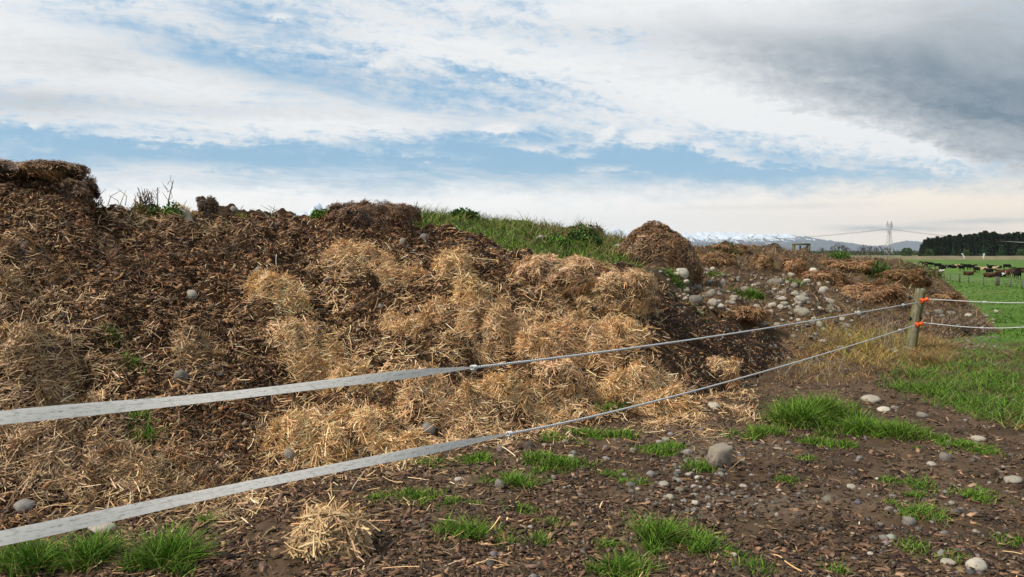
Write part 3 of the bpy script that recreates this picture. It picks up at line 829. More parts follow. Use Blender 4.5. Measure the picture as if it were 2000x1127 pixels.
def mud_on_stone():
    nt = M_stone.node_tree; X.tree = nt; p = nt.nodes['Principled BSDF']; src = p.inputs['Base Color'].links[0].from_socket
    oi = nt.nodes.new('ShaderNodeObjectInfo'); n = nt.nodes.new('ShaderNodeVectorMath'); n.operation = 'SCALE'
    nt.links.new(src, n.inputs[0]); nt.links.new((X(oi.outputs['Random']) * .75 + .55).s, n.inputs['Scale'])
    tc = nt.nodes.new('ShaderNodeTexCoord'); sp = nt.nodes.new('ShaderNodeSeparateXYZ'); nt.links.new(tc.outputs['Object'], sp.inputs[0])
    f = smooth(noise(X(tc.outputs['Object']), 2.6, 6, .65) - X(sp.outputs[2]) * .16, .48, .66) * .8
    nt.links.new(mixc(f, X(n.outputs[0]), (.075, .05, .034)).s, p.inputs['Base Color'])
mud_on_stone()
STONES = [stone_mesh(s) for s in range(10)]
def stone_at(x, y, z, w, h, label, group, var=None, d=None, rz=None, sink=.36, cat='stone'):
    o = bpy.data.objects.new('stone', STONES[random.randrange(10) if var is None else var]); COL.objects.link(o)
    w, h = (w * 1.04, h * 1.04) if group and 'rocky' in group else (w, h)
    o.scale = (w * .5, (d or w * random.uniform(.7, 1.0)) * .5, h * .62)
    o.rotation_euler = (random.uniform(-.15, .15), random.uniform(-.15, .15), random.uniform(-.5, .5) if rz is None else rz)
    o.location = (x, y, z + h * (.5 - sink) * .8)
    return tag(o, label, cat, group)
def stone(px, py, w, h, label, group=None, **k):
    x, y, z = hit1(px, py + h * .35)
    s = y / F
    return stone_at(x, y + w * s * .3, z, w * s, h * s, label, group, **k)
GS = 'stones lying on the long heap'
for a in [(370, 576, 26, 25, 'pale whitish stone on the left chip slope', 2), (786, 474, 17, 14, 'smooth grey stone just under the shaggy crest lump', 1),
          (742, 605, 15, 11, 'small dark grey pebble in the middle of the chip slope', 3), (563, 630, 17, 11, 'flat grey pebble below the pale upper left straw wad', 0),
          (562, 895, 28, 27, 'round grey stone beside the wide drooping straw wad', 1), (833, 842, 33, 23, 'rounded grey stone at the right of the bright straw nest', 3),
          (350, 735, 26, 26, 'grey angular stone just above the upper tape at the left', 4), (430, 945, 19, 19, 'pale pebble just above the lower tape at the left', 2),
          (525, 852, 17, 11, 'small beige pebble between the tapes, left of the drooping wad', 0), (40, 990, 44, 24, 'half buried grey stone at the left edge over the lower tape', 3),
          (190, 1036, 52, 26, 'pale flat stone half hidden right under the lower tape', 2), (828, 465, 20, 16, 'dark stone at the left end of the pebbly ridge', 3),
          (505, 527, 16, 10, 'small grey pebble left above the pale upper straw wad', 4), (455, 410, 16, 13, 'round stone on the skyline right of the dark upright clod', 3)]:
    stone(*a[:5], GS, var=a[5])
GR = 'pale river stones on the rocky patch'
for a in [(1333, 538, 27, 24, 'tall pale boulder at the right foot of the hay heap', 2), (1313, 539, 13, 12, 'small round pale stone left beside the tall pale boulder', 2),
          (1361, 530, 12, 9, 'small pale stone right behind the tall pale boulder', 2), (1516, 553, 33, 17, 'broad pale boulder highest on the rocky patch', 0),
          (1360, 562, 23, 17, 'rounded tan boulder below the tall pale boulder', 1), (1360, 587, 31, 18, 'flat tan boulder at the lower left of the rocky patch', 1),
          (1415, 552, 14, 15, 'upright grey stone in the little cluster amid the rocky patch', 3), (1392, 569, 13, 12, 'pale cube like stone under the little cluster', 2),
          (1567, 590, 29, 18, 'large oval pale stone, upper of the two under the rusty flake', 2), (1568, 609, 35, 20, 'large oval pale stone, lower of the two above the upper rope', 0),
          (1528, 582, 20, 9, 'flat pale stone left of the two large oval stones', 2), (1533, 592, 17, 9, 'low tan stone directly under the flat pale stone', 0),
          (1510, 598, 17, 11, 'beige stone at the lower left of the low tan stone', 2), (1622, 588, 24, 17, 'slanting pale stone left of the wide orange hay patch', 0),
          (1490, 631, 15, 13, 'lone round pale stone touching the dark slope above the upper rope', 2), (1657, 637, 17, 11, 'grey stone under the upper rope, lower of a pair', 1),
          (1646, 627, 12, 10, 'pale stone under the upper rope, upper of a pair', 2), (1676, 618, 14, 11, 'pale stone amid dry grass left of the post', 2),
          (1057, 464, 24, 12, 'white boulder lying in the grassy bank', 2), (1210, 480, 28, 12, 'orange grey boulder at the foot of the grassy bank', 0)]:
    stone(*a[:5], GR, var=a[5])
GF = 'stones on the bare soil'
for a in [(1345, 886, 21, 14, 'rounded stone left behind the big blocky stone', 4),
          (1237, 879, 15, 10, 'small oval stone near the grass left of the blocky stone', 0), (1233, 948, 24, 11, 'flat grey stone among small tufts left of the pebble cluster', 3),
          (1185, 898, 18, 8, 'flat dark stone between the grass tufts', 3), (975, 950, 24, 20, 'pale stone tucked in the grass tuft in front of the knot', 1),
          (895, 937, 17, 9, 'small white pebble in front of the lower tape', 2), (1705, 780, 38, 16, 'long pale stone at the edge of the tall grass strip', 0),
          (1730, 801, 29, 11, 'flat pale stone just right of the long pale stone', 2), (1750, 798, 19, 9, 'small flat stone at the foot of the tall grass strip', 0),
          (1805, 813, 24, 11, 'smooth oval stone alone in front of the tall grass strip', 1), (1915, 860, 28, 13, 'pale stone behind the low tuft at the right', 0),
          (1850, 895, 28, 20, 'tilted grey stone right of the low tufts', 1), (1822, 909, 19, 10, 'small oval stone left of the tilted grey stone', 2),
          (1985, 940, 34, 16, 'pale oval stone at the right edge of the photo', 2), (1780, 1025, 32, 19, 'rounded stone below the small green tufts at the right', 1),
          (1722, 1028, 16, 12, 'small round stone left of the rounded stone near the tufts', 4), (1915, 1107, 46, 26, 'wide pale stone at the bottom right corner', 2),
          (1855, 1102, 30, 12, 'flat stone left beside the wide pale corner stone', 0), (1665, 955, 19, 11, 'oval stone alone on dark soil amid the right foreground', 2),
          (1395, 793, 23, 15, 'pale stone at the right foot of the heap below the lower rope', 2), (1420, 731, 20, 12, 'grey stone under the lone straw brick', 3),
          (1838, 610, 24, 11, 'grey stone behind the post, left of a pair', 3), (1860, 613, 20, 11, 'pale stone behind the post, right of a pair', 0),
          (1925, 616, 17, 7, 'white flat stone at the right foot of the rough heap', 2), (1750, 687, 15, 11, 'pale stone at the foot of the post', 2)]:
    stone(*a[:5], GF, var=a[5])
def block_stone():
    bm = bmesh.new(); bmesh.ops.create_cube(bm, size=2)
    for v in bm.verts:
        v.co.x += .22 * v.co.z * (1 if v.co.x < 0 else -.1); v.co.z += .24 * v.co.x if v.co.z > 0 else 0
        v.co *= random.uniform(.9, 1.05)
    bmesh.ops.bevel(bm, geom=bm.edges[:], offset=.38, segments=3, affect='EDGES', profile=.5)
    bmesh.ops.subdivide_edges(bm, edges=bm.edges[:], cuts=2, use_grid_fill=True)
    for v in bm.verts: v.co *= 1 + .13 * float(perlin(np.array(v.co.x * 1.6 + v.co.z), np.array(v.co.y * 1.6 + 4 - v.co.z)))
    me = bpy.data.meshes.new('stone'); bm.to_mesh(me); bm.free()
    me.polygons.foreach_set('use_smooth', np.ones(len(me.polygons), bool))
    a = me.color_attributes.new('Col', 'FLOAT_COLOR', 'POINT'); a.data.foreach_set('color', np.tile(np.array((.235, .20, .155, 1), np.float32), len(me.vertices)))
    me.materials.append(M_stone)
    x, y, z = hit1(1410, 916); s_ = y / F
    o = bpy.data.objects.new('stone', me); COL.objects.link(o)
    o.location = (x, y + .07, z + 20 * s_); o.scale = (21 * s_, 18 * s_, 22 * s_); o.rotation_euler = (.08, .10, .35)
    tag(o, 'big blocky grey stone standing on the bare soil', 'stone', GF)
block_stone()
# smaller stones, alike
def stones_at(n, pxr, pyr, wr, label, group, var=None, ymin=0, acc=None):
    if acc is None: px, py = RNG.uniform(*pxr, n), RNG.uniform(*pyr, n)
    else: px, py = acc[0] + RNG.normal(0, acc[2], n), acc[1] + RNG.normal(0, acc[3], n)
    x, y, z = hit(px, py, ymin)
    for i in range(n):
        w = random.uniform(*wr) * y[i] / F * random.choice((.7, .8, 1, 1, 1.3))
        stone_at(float(x[i]), float(y[i]), float(z[i]), w, w * random.uniform(.45, .75), label, group, var=random.choice(var) if var else None, sink=.3)
stones_at(40, 0, 0, (9, 17), 'small rounded grey stone in the pebble cluster on the bare soil', 'pebble cluster on the bare soil', acc=(1345, 955, 55, 32))
stones_at(64, (1000, 1990), (860, 1115), (6, 15), 'small grey stone scattered over the dark bare soil', 'small stones scattered on the bare soil')
stones_at(45, (1300, 1690), (530, 665), (4, 10), 'small pale stone scattered over the rocky patch', 'small stones scattered on the rocky patch', var=[0, 2, 5, 7], ymin=11.5)
stones_at(56, (1305, 1610), (528, 640), (9, 20), 'pale rounded river stone heaped among others on the rocky patch', 'heaped river stones on the rocky patch', var=[0, 2, 5, 7], ymin=11.5)
stones_at(10, (1820, 1950), (600, 640), (5, 12), 'small stone scattered at the foot of the rough heap', 'small stones at the foot of the rough heap', var=[0, 2, 5])
stones_at(12, (440, 640), (418, 432), (4, 9), 'small stone lying along the left skyline', 'small stones along the skyline')
# gravel: uncountable pebbles
def gravel(acc, x, y, z, size, pal):
    n = len(x)
    ico = [(0, 0, 1), (.9, 0, .3), (.28, .85, .3), (-.72, .53, .3), (-.72, -.53, .3), (.28, -.85, .3), (.7, .5, -.5), (-.27, .8, -.5), (-.85, 0, -.5), (-.27, -.8, -.5), (.7, -.5, -.5)]
    f = [(0, 1, 2), (0, 2, 3), (0, 3, 4), (0, 4, 5), (0, 5, 1), (1, 6, 2), (2, 6, 7), (2, 7, 3), (3, 7, 8), (3, 8, 4), (4, 8, 9), (4, 9, 5), (5, 9, 10), (5, 10, 1), (1, 10, 6)]
    d = np.array(ico)
    s = size * np.exp(RNG.normal(0, .4, n))
    sc = np.stack([s, s * RNG.uniform(.6, 1, n), s * RNG.uniform(.35, .7, n)], 1)
    a = RNG.uniform(0, 6.28, n)
    P = d[None] * sc[:, None] * (1 + RNG.normal(0, .12, (n, len(d), 1)))
    c, s_ = np.cos(a)[:, None], np.sin(a)[:, None]
    P = np.stack([P[..., 0] * c - P[..., 1] * s_, P[..., 0] * s_ + P[..., 1] * c, P[..., 2]], -1)
    P += np.stack([x, y, z + sc[:, 2] * .3], -1)[:, None]
    Ff = (np.arange(n) * len(d))[:, None, None] + np.array(f)[None]
    acc.add(P.reshape(-1, 3), Ff.reshape(-1, 3), np.repeat(pick(pal, n, .2), len(d), 0))
STC = [(.26, .24, .21), (.2, .19, .18), (.32, .29, .25), (.15, .14, .13), (.23, .2, .16)]
A = Acc()
def m_ridge(px, py, x, y):
    e = np.interp(px, [780, 900, 1000, 1100, 1200, 1270, 1340, 1400, 1470, 1560], [445, 460, 500, 520, 525, 550, 600, 630, 660, 700])
    return np.exp(-((py - e - 14) / 32) ** 2) * (px > 790) * (1 - .8 * straw_map(px, py))
x, y, z = sample(3000, (780, 1560), (8, 12.6), [1], m_ridge, .5); gravel(A, x, y, z, .017, STC)
def m_gg(px, py, x, y): return np.clip(.10 + .9 * np.exp(-((px - 1370) / 160) ** 2 - ((py - 950) / 70) ** 2) + .5 * np.clip(fbm(x / .6, y / .6 + 2, 3), 0, 1) * (px > 850), 0, 1)
x, y, z = sample(9000, (700, 2330), (3.3, 12), [0], m_gg, 1.2); gravel(A, x, y, z, .012, STC)
x, y, z = sample(1500, (-300, 1300), (4.5, 11), [1], None, .5); gravel(A, x, y, z, .013, STC)
x, y, z = sample(2600, (1290, 1950), (11.5, 19), [3, 0], None, .5); gravel(A, x, y, z, .02, STC)
x, y, z = sample(2000, (1290, 1690), (12, 18.5), [3, 1, 2], lambda px, py, x, y: (py < 668) * (py > 525) * np.clip(.4 + 1.2 * fbm(x / .8, y / .8, 2), .05, 1), .5); gravel(A, x, y, z, .040, [(.46, .41, .34), (.34, .30, .24), (.24, .22, .18)])
x, y, z = sample(700, (950, 2330), (3.3, 9), [0], lambda px, py, x, y: np.clip(.3 + fbm(x / .7, y / .7 + 2, 2), .03, 1), 1.2); gravel(A, x, y, z, .021, STC)
tag(A.build('gravel', M_stone, smooth_=True), 'small grey pebbles sprinkled over soil and along the heap ridge', 'gravel', kind='stuff')

# ------------------------------------------------------------------ grass
GREEN = [(.055, .13, .010), (.08, .17, .014), (.11, .22, .020), (.04, .095, .010), (.14, .25, .03), (.17, .23, .05)]
DRYG = [(.36, .20, .065), (.27, .14, .05), (.42, .26, .08), (.18, .095, .04), (.27, .16, .075), (.13, .07, .03)]
def grass_blades(acc, x, y, z, hgt, wid, pal, lean=.35, seg=3, jit=.16):
    n = len(x)
    d = nrm(np.stack([RNG.normal(0, lean, n), RNG.normal(0, lean, n), np.ones(n)], -1))
    a = RNG.uniform(0, 6.28, n); s = np.stack([np.cos(a), np.sin(a), np.zeros(n)], -1)
    B = d * np.array([1, 1, 0]) * RNG.uniform(.4, 1.6, n)[:, None] + np.stack([RNG.normal(0, .15, n), RNG.normal(0, .15, n), -RNG.uniform(.05, .35, n)], -1)
    L = hgt * RNG.uniform(.45, 1.25, n)
    blades(acc, np.stack([x, y, z - .01], -1), d, s, L, wid * RNG.uniform(.7, 1.3, n), B, pick(pal, n, jit), seg, np.linspace(1, .12, seg + 1) ** .7)
TUFT = [
    ('at the bottom left corner', [(50, 1120, 130, 62), (165, 1115, 100, 70), (310, 1110, 140, 85)], 'tall dark'),
    ('under the lower tape', [(395, 1025, 42, 26)], 'small'),
    ('growing between the tapes on the left slope', [(280, 870, 34, 44), (268, 830, 20, 40)], 'thin'),
    ('in front of the lower tape beside the pale straw heaplet', [(815, 985, 95, 42), (890, 985, 60, 26), (915, 1055, 115, 56), (738, 978, 28, 22)], 'bright'),
    ('in the left foreground grass patch', [(1020, 1000, 46, 22), (1010, 955, 95, 44), (1100, 925, 120, 28), (1050, 910, 90, 26), (930, 908, 110, 28), (830, 912, 66, 22)], 'short'),
    ('in the row at the foot of the heap', [(1085, 862, 64, 22), (1150, 858, 76, 26), (1215, 854, 86, 28), (1190, 824, 96, 18)], 'short'),
    ('beside the big blocky stone', [(1290, 892, 86, 30), (1370, 918, 66, 28), (1310, 876, 56, 22), (1230, 945, 66, 20), (1195, 930, 54, 16)], 'short'),
    ('at the bottom centre', [(1300, 1075, 145, 64), (1375, 1080, 100, 40), (1190, 1075, 46, 22), (1220, 1127, 150, 44)], 'dense'),
    ('sprouting from chips at the bottom centre', [(1080, 1028, 42, 20), (1060, 1062, 38, 24), (990, 1064, 42, 20)], 'little'),
    ('in the big clump on the right soil', [(1490, 858, 84, 26), (1560, 835, 120, 62), (1615, 828, 150, 66), (1690, 850, 120, 46), (1760, 862, 125, 40), (1600, 872, 66, 20), (1660, 876, 70, 18)], 'tall'),
    ('in the low row right of the big clump', [(1850, 866, 66, 20), (1900, 878, 105, 28), (1920, 892, 46, 16)], 'low'),
    ('on dark soil at the right', [(1800, 955, 56, 26), (1795, 972, 44, 20), (1810, 1010, 76, 38), (1925, 983, 95, 34)], 'bright'),
    ('sprouting on dark soil at the lower right', [(1475, 1112, 54, 26), (1740, 984, 24, 12), (1870, 1094, 44, 20), (1985, 1064, 40, 18), (1640, 1116, 26, 16), (1790, 1078, 44, 24), (1430, 1085, 40, 18), (1540, 948, 36, 14), (1580, 900, 24, 12), (1740, 945, 24, 12)], 'little'),
    ('on the upper left chip slope', [(575, 605, 26, 16), (272, 515, 18, 16), (205, 685, 26, 20), (255, 725, 24, 24)], 'tiny'),
    ('on the rocky patch', [(1318, 555, 34, 20), (1338, 520, 34, 14), (1355, 605, 30, 14), (1470, 585, 44, 26), (1400, 540, 30, 14), (1560, 560, 40, 22)], 'short'),
]
ORD = ['', 'second ', 'third ', 'fourth ', 'fifth ', 'sixth ', 'seventh ', 'eighth ', 'ninth ', 'tenth ']
SIZ = ['widest', 'second widest', 'third widest', 'fourth widest', 'fifth widest', 'sixth widest', 'seventh widest', 'eighth widest', 'ninth widest', 'narrowest']
for where, lst, adj in TUFT:
    order = sorted(range(len(lst)), key=lambda i: -lst[i][2])
    for i, (px, py, w, h) in enumerate(lst):
        x0, y0, z0 = hit1(px, py)
        s = y0 / F
        rx = w * s * .5; hh = h * s
        ry = rx * .75
        n = int(min(3600, 200 + rx * ry * 30000) * (2.2 if 'tall dark' in adj else 1)); flat = .62 if adj in ('short', 'low', 'bright') else .84
        rx, ry, hh = rx * 1.15, ry * 1.15, hh * flat
        t = RNG.uniform(0, 6.28, n); q = np.abs(RNG.normal(0, .55, n)) * (1 + .5 * np.sin(3 * t + px) * np.cos(2 * t + py))
        xx = x0 + rx * q * np.cos(t); yy = y0 + ry * .55 + ry * q * np.sin(t)
        nc = max(6, int(rx * ry * 420)); ci = RNG.integers(0, nc, n)
        spread = RNG.uniform(.015, .045, nc)[ci] * (1 + .05 * y0)
        xx = xx[ci] + RNG.normal(0, 1, n) * spread; yy = yy[ci] + RNG.normal(0, 1, n) * spread
        hv = RNG.uniform(.55, 1.15, nc)[ci]; q = q[ci]
        zz = all_h(xx, yy)
        A = Acc()
        k = np.clip(1.2 - .6 * q, .35, 1.05) * hv
        dead = RNG.random(n) < .13
        grass_blades(A, (xx - x0)[~dead], (yy - y0)[~dead], (zz - z0)[~dead], (hh * .98 * k + .012)[~dead], .0036 + .0007 * y0, GREEN, .30, 3, .24)
        grass_blades(A, (xx - x0)[dead], (yy - y0)[dead], (zz - z0)[dead], (hh * .8 * k + .015)[dead], .0045 + .0008 * y0, [(.26, .20, .08), (.18, .16, .05), (.22, .13, .06)], .8)
        o = A.build('grass_tuft', M_grass); o.location = (x0, y0, z0)
        which = '' if len(lst) == 1 else SIZ[order.index(i)] + ' '
        tag(o, f'{which}{adj} grass tuft {where}', 'grass tuft', 'green grass tufts ' + where)

A = Acc()   # uncountable grass: right-hand strip, bank, paddock edge
def m_strip(px, py, x, y):
    top = 655; bot = np.interp(px, [1660, 1720, 1850, 2000, 2300], [700, 775, 805, 850, 900]); left = np.interp(py, [650, 700, 770, 860], [1830, 1745, 1700, 1760])
    return np.clip((px - left) / 60, 0, 1) * np.clip((bot - py) / 25, 0, 1) * np.clip((py - top) / 40, 0, 1) * np.clip(.60 + 1.7 * fbm(x / .75, y / .75, 3) + .5 * fbm(x / 2.2, y / 2.2, 2), .03, 1)
x, y, z = sample(85000, (1640, 2400), (6, 16), [0, 3], m_strip, 1)
px_, py_ = proj(x, y, z)
hh = (.09 + .10 * np.clip(fbm(x / .6 + 3, y / .6, 2) + .4, 0, 1)) * np.where((py_ > 730), 1.25, .9)
dg = RNG.random(len(x)) < np.clip(.10 + .5 * fbm(x / 1.1 + 40, y / 1.1, 2), .02, .6)
grass_blades(A, x[~dg], y[~dg], z[~dg], hh[~dg], .008, GREEN + [(.14, .17, .05), (.05, .10, .015)], .45, 3, .25)
grass_blades(A, x[dg], y[dg], z[dg], hh[dg] * .8, .008, DRYG + [(.2, .18, .06)], .7)
def m_bank(px, py, x, y): return np.clip(.55 + .9 * fbm(x / .7, y / .7 + 9, 3), .12, 1) * (px > 790) * np.clip((1262 - px) / 50, 0, 1)
x, y, z = sample(60000, (760, 1360), (11.5, 25), [2], m_bank, .4)
hh = .10 + .34 * np.clip(fbm(x / .9 + 3, y / .9, 3) + .25, 0, 1)
px_, py_ = proj(x, y, z)
gr = RNG.random(len(x)) < np.clip((y - 14) / 9, .12, .6) * np.clip((px_ - 800) / 250, .3, 1) * np.clip(1 + 1.5 * fbm(x / .8 + 4, y / .8, 2), .2, 2)
grass_blades(A, x[~gr], y[~gr], z[~gr], hh[~gr], .016, GREEN + [(.15, .19, .04), (.20, .2, .06), (.24, .19, .08), (.10, .12, .03)], .5, 3, .3)
grass_blades(A, x[gr], y[gr], z[gr], hh[gr], .014, [(.26, .19, .09), (.2, .13, .06), (.18, .17, .06)], .4)
x, y, z = sample(5000, (430, 800), (12.5, 22), [2, 1], lambda px, py, x, y: np.clip(.2 + fbm(x / .5, y / .5, 2), 0, 1) * (y > 12.3), .5)
grass_blades(A, x, y, z, .13, .012, GREEN + DRYG[:2], .45)
x, y, z = sample(60000, (1780, 2500), (17, 130), [0], lambda px, py, x, y: np.clip(.6 + fbm(x / 3, y / 3, 3), .1, 1), 1)
grass_blades(A, x, y, z, .10 + .0012 * y, .006 + .0011 * y, [(.055, .115, .014), (.075, .15, .02), (.10, .17, .03)], .5, 2)
tag(A.build('grass', M_grass), 'green grass growing on bank, paddock and soil', 'grass', kind='stuff')

A = Acc()   # dry grass round the post, on the rough heap
def m_dry(px, py, x, y): return np.clip(1.2 * np.exp(-((px - 1680) / 110) ** 2 - ((py - 690) / 45) ** 2) + .9 * np.exp(-((px - 1600) / 90) ** 2 - ((py - 715) / 22) ** 2) + .8 * np.exp(-((px - 1830) / 60) ** 2 - ((py - 685) / 30) ** 2), 0, 1)
x, y, z = sample(48000, (1450, 1950), (9.5, 17), [0, 3], lambda px, py, x, y: m_dry(px, py, x, y) * np.clip(.45 + 1.6 * fbm(x / .5, y / .5 + 21, 3), .04, 1), .5)
px_, py_ = proj(x, y, z)
grass_blades(A, x, y, z, .10 + .14 * np.clip((1760 - px_) / 100, .1, 1) * (py_ < 705) * np.clip(.4 + fbm(x / .4, y / .4, 2), 0, 1.2), .007, DRYG + [(.26, .26, .04), (.16, .09, .045)], .6)
x, y, z = sample(26000, (1540, 1800), (10.5, 14.5), [0, 3], lambda px, py, x, y: np.exp(-((px - 1690) / 75) ** 2 - ((py - 672) / 30) ** 2) * np.clip(.2 + 1.6 * fbm(x / .35, y / .35 + 4, 2), 0, 1), .5)
grass_blades(A, x, y, z, .30, .008, DRYG + [(.36, .34, .05), (.26, .30, .05), (.45, .34, .07), (.18, .22, .04)], .45, 3, .25)
x, y, z = sample(30000, (1755, 1860), (11.5, 14.5), [0, 3], lambda px, py, x, y: np.exp(-((px - 1812) / 34) ** 2 - ((py - 690) / 20) ** 2), .5)
grass_blades(A, x, y, z, .17, .008, DRYG + [(.16, .17, .04), (.12, .14, .03)], .5, 3, .25)
tag(A.build('dry_grass', M_straw), 'yellow and orange dry grass round the foot of the post', 'dry grass', kind='stuff')
A = Acc()
def m_rough(px, py, x, y): return np.clip(.55 + .8 * fbm(x / .9, y / .9, 3), .15, 1) * np.clip((1940 - px) / 60, .1, 1)
x, y, z = sample(60000, (1270, 1960), (12, 29), [3], lambda *a: m_rough(*a) * np.clip((a[3] - 12.5) / 4, .12, 1), .3)
hue = fbm(x / 1.3 + 7, y / 1.3, 2)
g1 = hue > .35
rp = [(.27, .17, .09), (.16, .095, .048), (.10, .06, .032), (.34, .23, .13), (.22, .125, .055), (.14, .10, .06)]
grass_blades(A, x[~g1], y[~g1], z[~g1], .20, .015, rp + [(.05, .03, .018), (.30, .21, .13)], .9, 3, .3)
grass_blades(A, x[g1], y[g1], z[g1], .17, .014, [(.10, .11, .03), (.14, .12, .04), (.2, .15, .06), (.07, .09, .022)], .6)
x, y, z = sample(16000, (1235, 1420), (11, 26), [2, 3], lambda px, py, x, y: np.clip(.3 + 1.2 * fbm(x / .6, y / .6 + 5, 3), .05, 1), .4)
grass_blades(A, x, y, z, .13, .014, rp + [(.08, .10, .025), (.14, .15, .04)], .9, 3, .3)
tag(A.build('dead_plants', M_straw), 'brown dead weeds and stalks covering the rough heap', 'dead plants', kind='stuff')

# leafy weeds and bushes: each a thing
def bush(px, py, w, h, label, pal, n=900, leaf=.05, group='leafy weeds and bushes', ymin=0, stems=0, stemh=1.0, zoff=0.0):
    x0, y0, z0 = hit1(px, py, ymin); s = y0 / F
    rx, hh = w * s * .5, h * s
    n = int(n * 1.5); leaf = leaf * .55
    t = RNG.uniform(0, 6.28, n); q = RNG.random(n) ** .5 * (1 + .25 * RNG.random(n)); u = RNG.random(n)
    k = np.sqrt(np.clip(1 - (q * .85) ** 2, .02, 1)) * (1 + .35 * np.sin(3 * t + px) * np.cos(5 * t) + RNG.normal(0, .12, n))
    P = np.stack([rx * q * np.cos(t), rx * .8 * q * np.sin(t), hh * k * (1 - .55 * u ** 1.5)], -1)
    d = nrm(RNG.normal(0, 1, (n, 3)) + np.array([0, 0, .3])); sd_ = nrm(np.cross(d, RNG.normal(0, 1, (n, 3))))
    root = empty('weed_bush', (x0, y0, z0 - .03))
    A = Acc(); L = leaf * RNG.uniform(.5, 1.3, n)
    blades(A, P, d, sd_, L, L * .55, RNG.normal(0, .25, (n, 3)), pick(pal, n, .25), 2, [.4, 1, .1])
    for i in range(14):
        a = random.uniform(0, 6.28); A.tube([(0, 0, 0), (rx * .6 * math.cos(a), rx * .5 * math.sin(a), hh * .7)], [.006, .003], (.05, .07, .02), 4, False)
    m = 160; bx_, by_ = RNG.normal(0, rx * .6, m), RNG.normal(0, rx * .4, m)
    grass_blades(A, bx_, by_, np.zeros(m), hh * 1.05, .010, pal + GREEN[:3] + DRYG[:2], .3)
    A.build('leaves', M_leaf, root)
    for i in range(stems):
        A = Acc(); bx = random.uniform(-.75, .75) * rx; top = hh * stemh * random.uniform(.65, 1.05)
        cx = (.10, .07, .05)
        A.tube([(bx, 0, 0), (bx + random.uniform(-.03, .03), 0, top * .5), (bx + random.uniform(-.08, .08), 0, top)], [.010, .007, .004], cx, 5)
        for j in range(6):
            zz = top * random.uniform(.45, .9); sg = random.choice((-1, 1)); l = random.uniform(.10, .25) * top
            A.tube([(bx, 0, zz), (bx + sg * l * .45, random.uniform(-.05, .05), zz + l * .5), (bx + sg * l * .6, random.uniform(-.06, .06), zz + l * 1.2)], [.004, .003, .002], cx, 4, False)
        A.build('dead_stem', M_leaf, root)
    return tag(root, label, 'bush', group)
DKG = [(.022, .055, .012), (.038, .085, .018), (.055, .11, .022), (.08, .145, .03)]
bush(285, 424, 54, 26, 'dark leafy weed with several dead stems on the left skyline', DKG + DRYG[:1], 700, .07, ymin=9.4, stems=8, stemh=2.4)
bush(337, 428, 44, 30, 'green grassy weed with one tall forked dead stem on the left skyline', DKG + GREEN, 600, .06, ymin=9.6, stems=1, stemh=2.7)
bush(905, 424, 50, 14, 'dark leafy bush on top of the grassy bank', DKG, 700, .12, ymin=13)
bush(1140, 482, 66, 34, 'dark green round bush at the right end of the grassy bank', DKG, 1100, .11, ymin=13)
bush(1090, 480, 44, 18, 'small green bush left beside the dark round bush', GREEN + DKG, 600, .1, ymin=13)
bush(965, 430, 60, 16, 'low olive bush on the middle of the bank crest', DKG + [(.12, .11, .04)], 600, .12, ymin=13)
bush(1165, 462, 24, 18, 'brown dead shock of grass at the end of the bank crest', [(.2, .12, .06), (.14, .09, .05), (.1, .09, .03)], 400, .1, ymin=13)
bush(475, 430, 40, 14, 'thin weed growing beside the dark clod on the skyline', GREEN + DRYG, 300, .06, ymin=11, stems=2, stemh=1.8)
bush(630, 428, 40, 14, 'short green weed left of the shaggy crest lump', GREEN, 400, .07, ymin=11)
bush(1430, 500, 34, 22, 'olive weed on the crest of the rough heap near the hay heap', [(.09, .11, .03), (.13, .13, .04)], 400, .1, ymin=15)
bush(1640, 508, 36, 16, 'green weed on the crest of the rough heap right of the wooden frame', DKG + GREEN, 500, .1, ymin=15)
bush(1718, 545, 40, 30, 'dark green weed midway up the rough heap above the orange patch', DKG + [(.1, .12, .03)], 600, .1, ymin=15)
bush(1790, 545, 90, 24, 'olive ragged weed at the right shoulder of the rough heap', [(.09, .08, .03), (.13, .1, .045), (.07, .075, .022)], 700, .12, ymin=15)

# pale stump on the skyline
def stump():
    x0, y0, z0 = hit1(362, 428, 9); s = y0 / F
    A = Acc(); w, h = 34 * s, 26 * s
    nu, nv_ = 18, 8
    U, Vv = np.meshgrid(np.linspace(0, 2 * math.pi, nu, endpoint=False), np.linspace(0, 1, nv_), indexing='ij')
    r = (1 - .45 * Vv) * (1 + .3 * perlin(np.cos(U) * 2 + 3, Vv * 3 + np.sin(U) * 2)); top = h * (1 + .35 * perlin(np.cos(U) * 3, np.sin(U) * 3 + 8))
    V = np.stack([w * .5 * r * np.cos(U) - .04 * Vv, w * .4 * r * np.sin(U), Vv * top], -1).reshape(-1, 3)
    idx = np.arange(nu * nv_).reshape(nu, nv_); i2 = np.roll(idx, -1, 0)
    A.add(V, np.stack([idx[:, :-1], i2[:, :-1], i2[:, 1:], idx[:, 1:]], -1).reshape(-1, 4), (.34, .29, .24))
    n0 = A.n; A.add([(0, 0, h * .7)], np.zeros((0, 3), int), (.2, .16, .12))
    A.F[3].append(np.array([(idx[k, -1], i2[k, -1], n0) for k in range(nu)]))
    o = A.build('tree_stump', material('weathered_wood', attr=True, rough=.9, nscale=9, namt=.5, bump=.6, bscale=30), smooth_=True)
    o.location = (x0, y0, z0 - .04)
    tag(o, 'pale weathered broken stump on the skyline between weed and dark clod', 'stump')
stump()

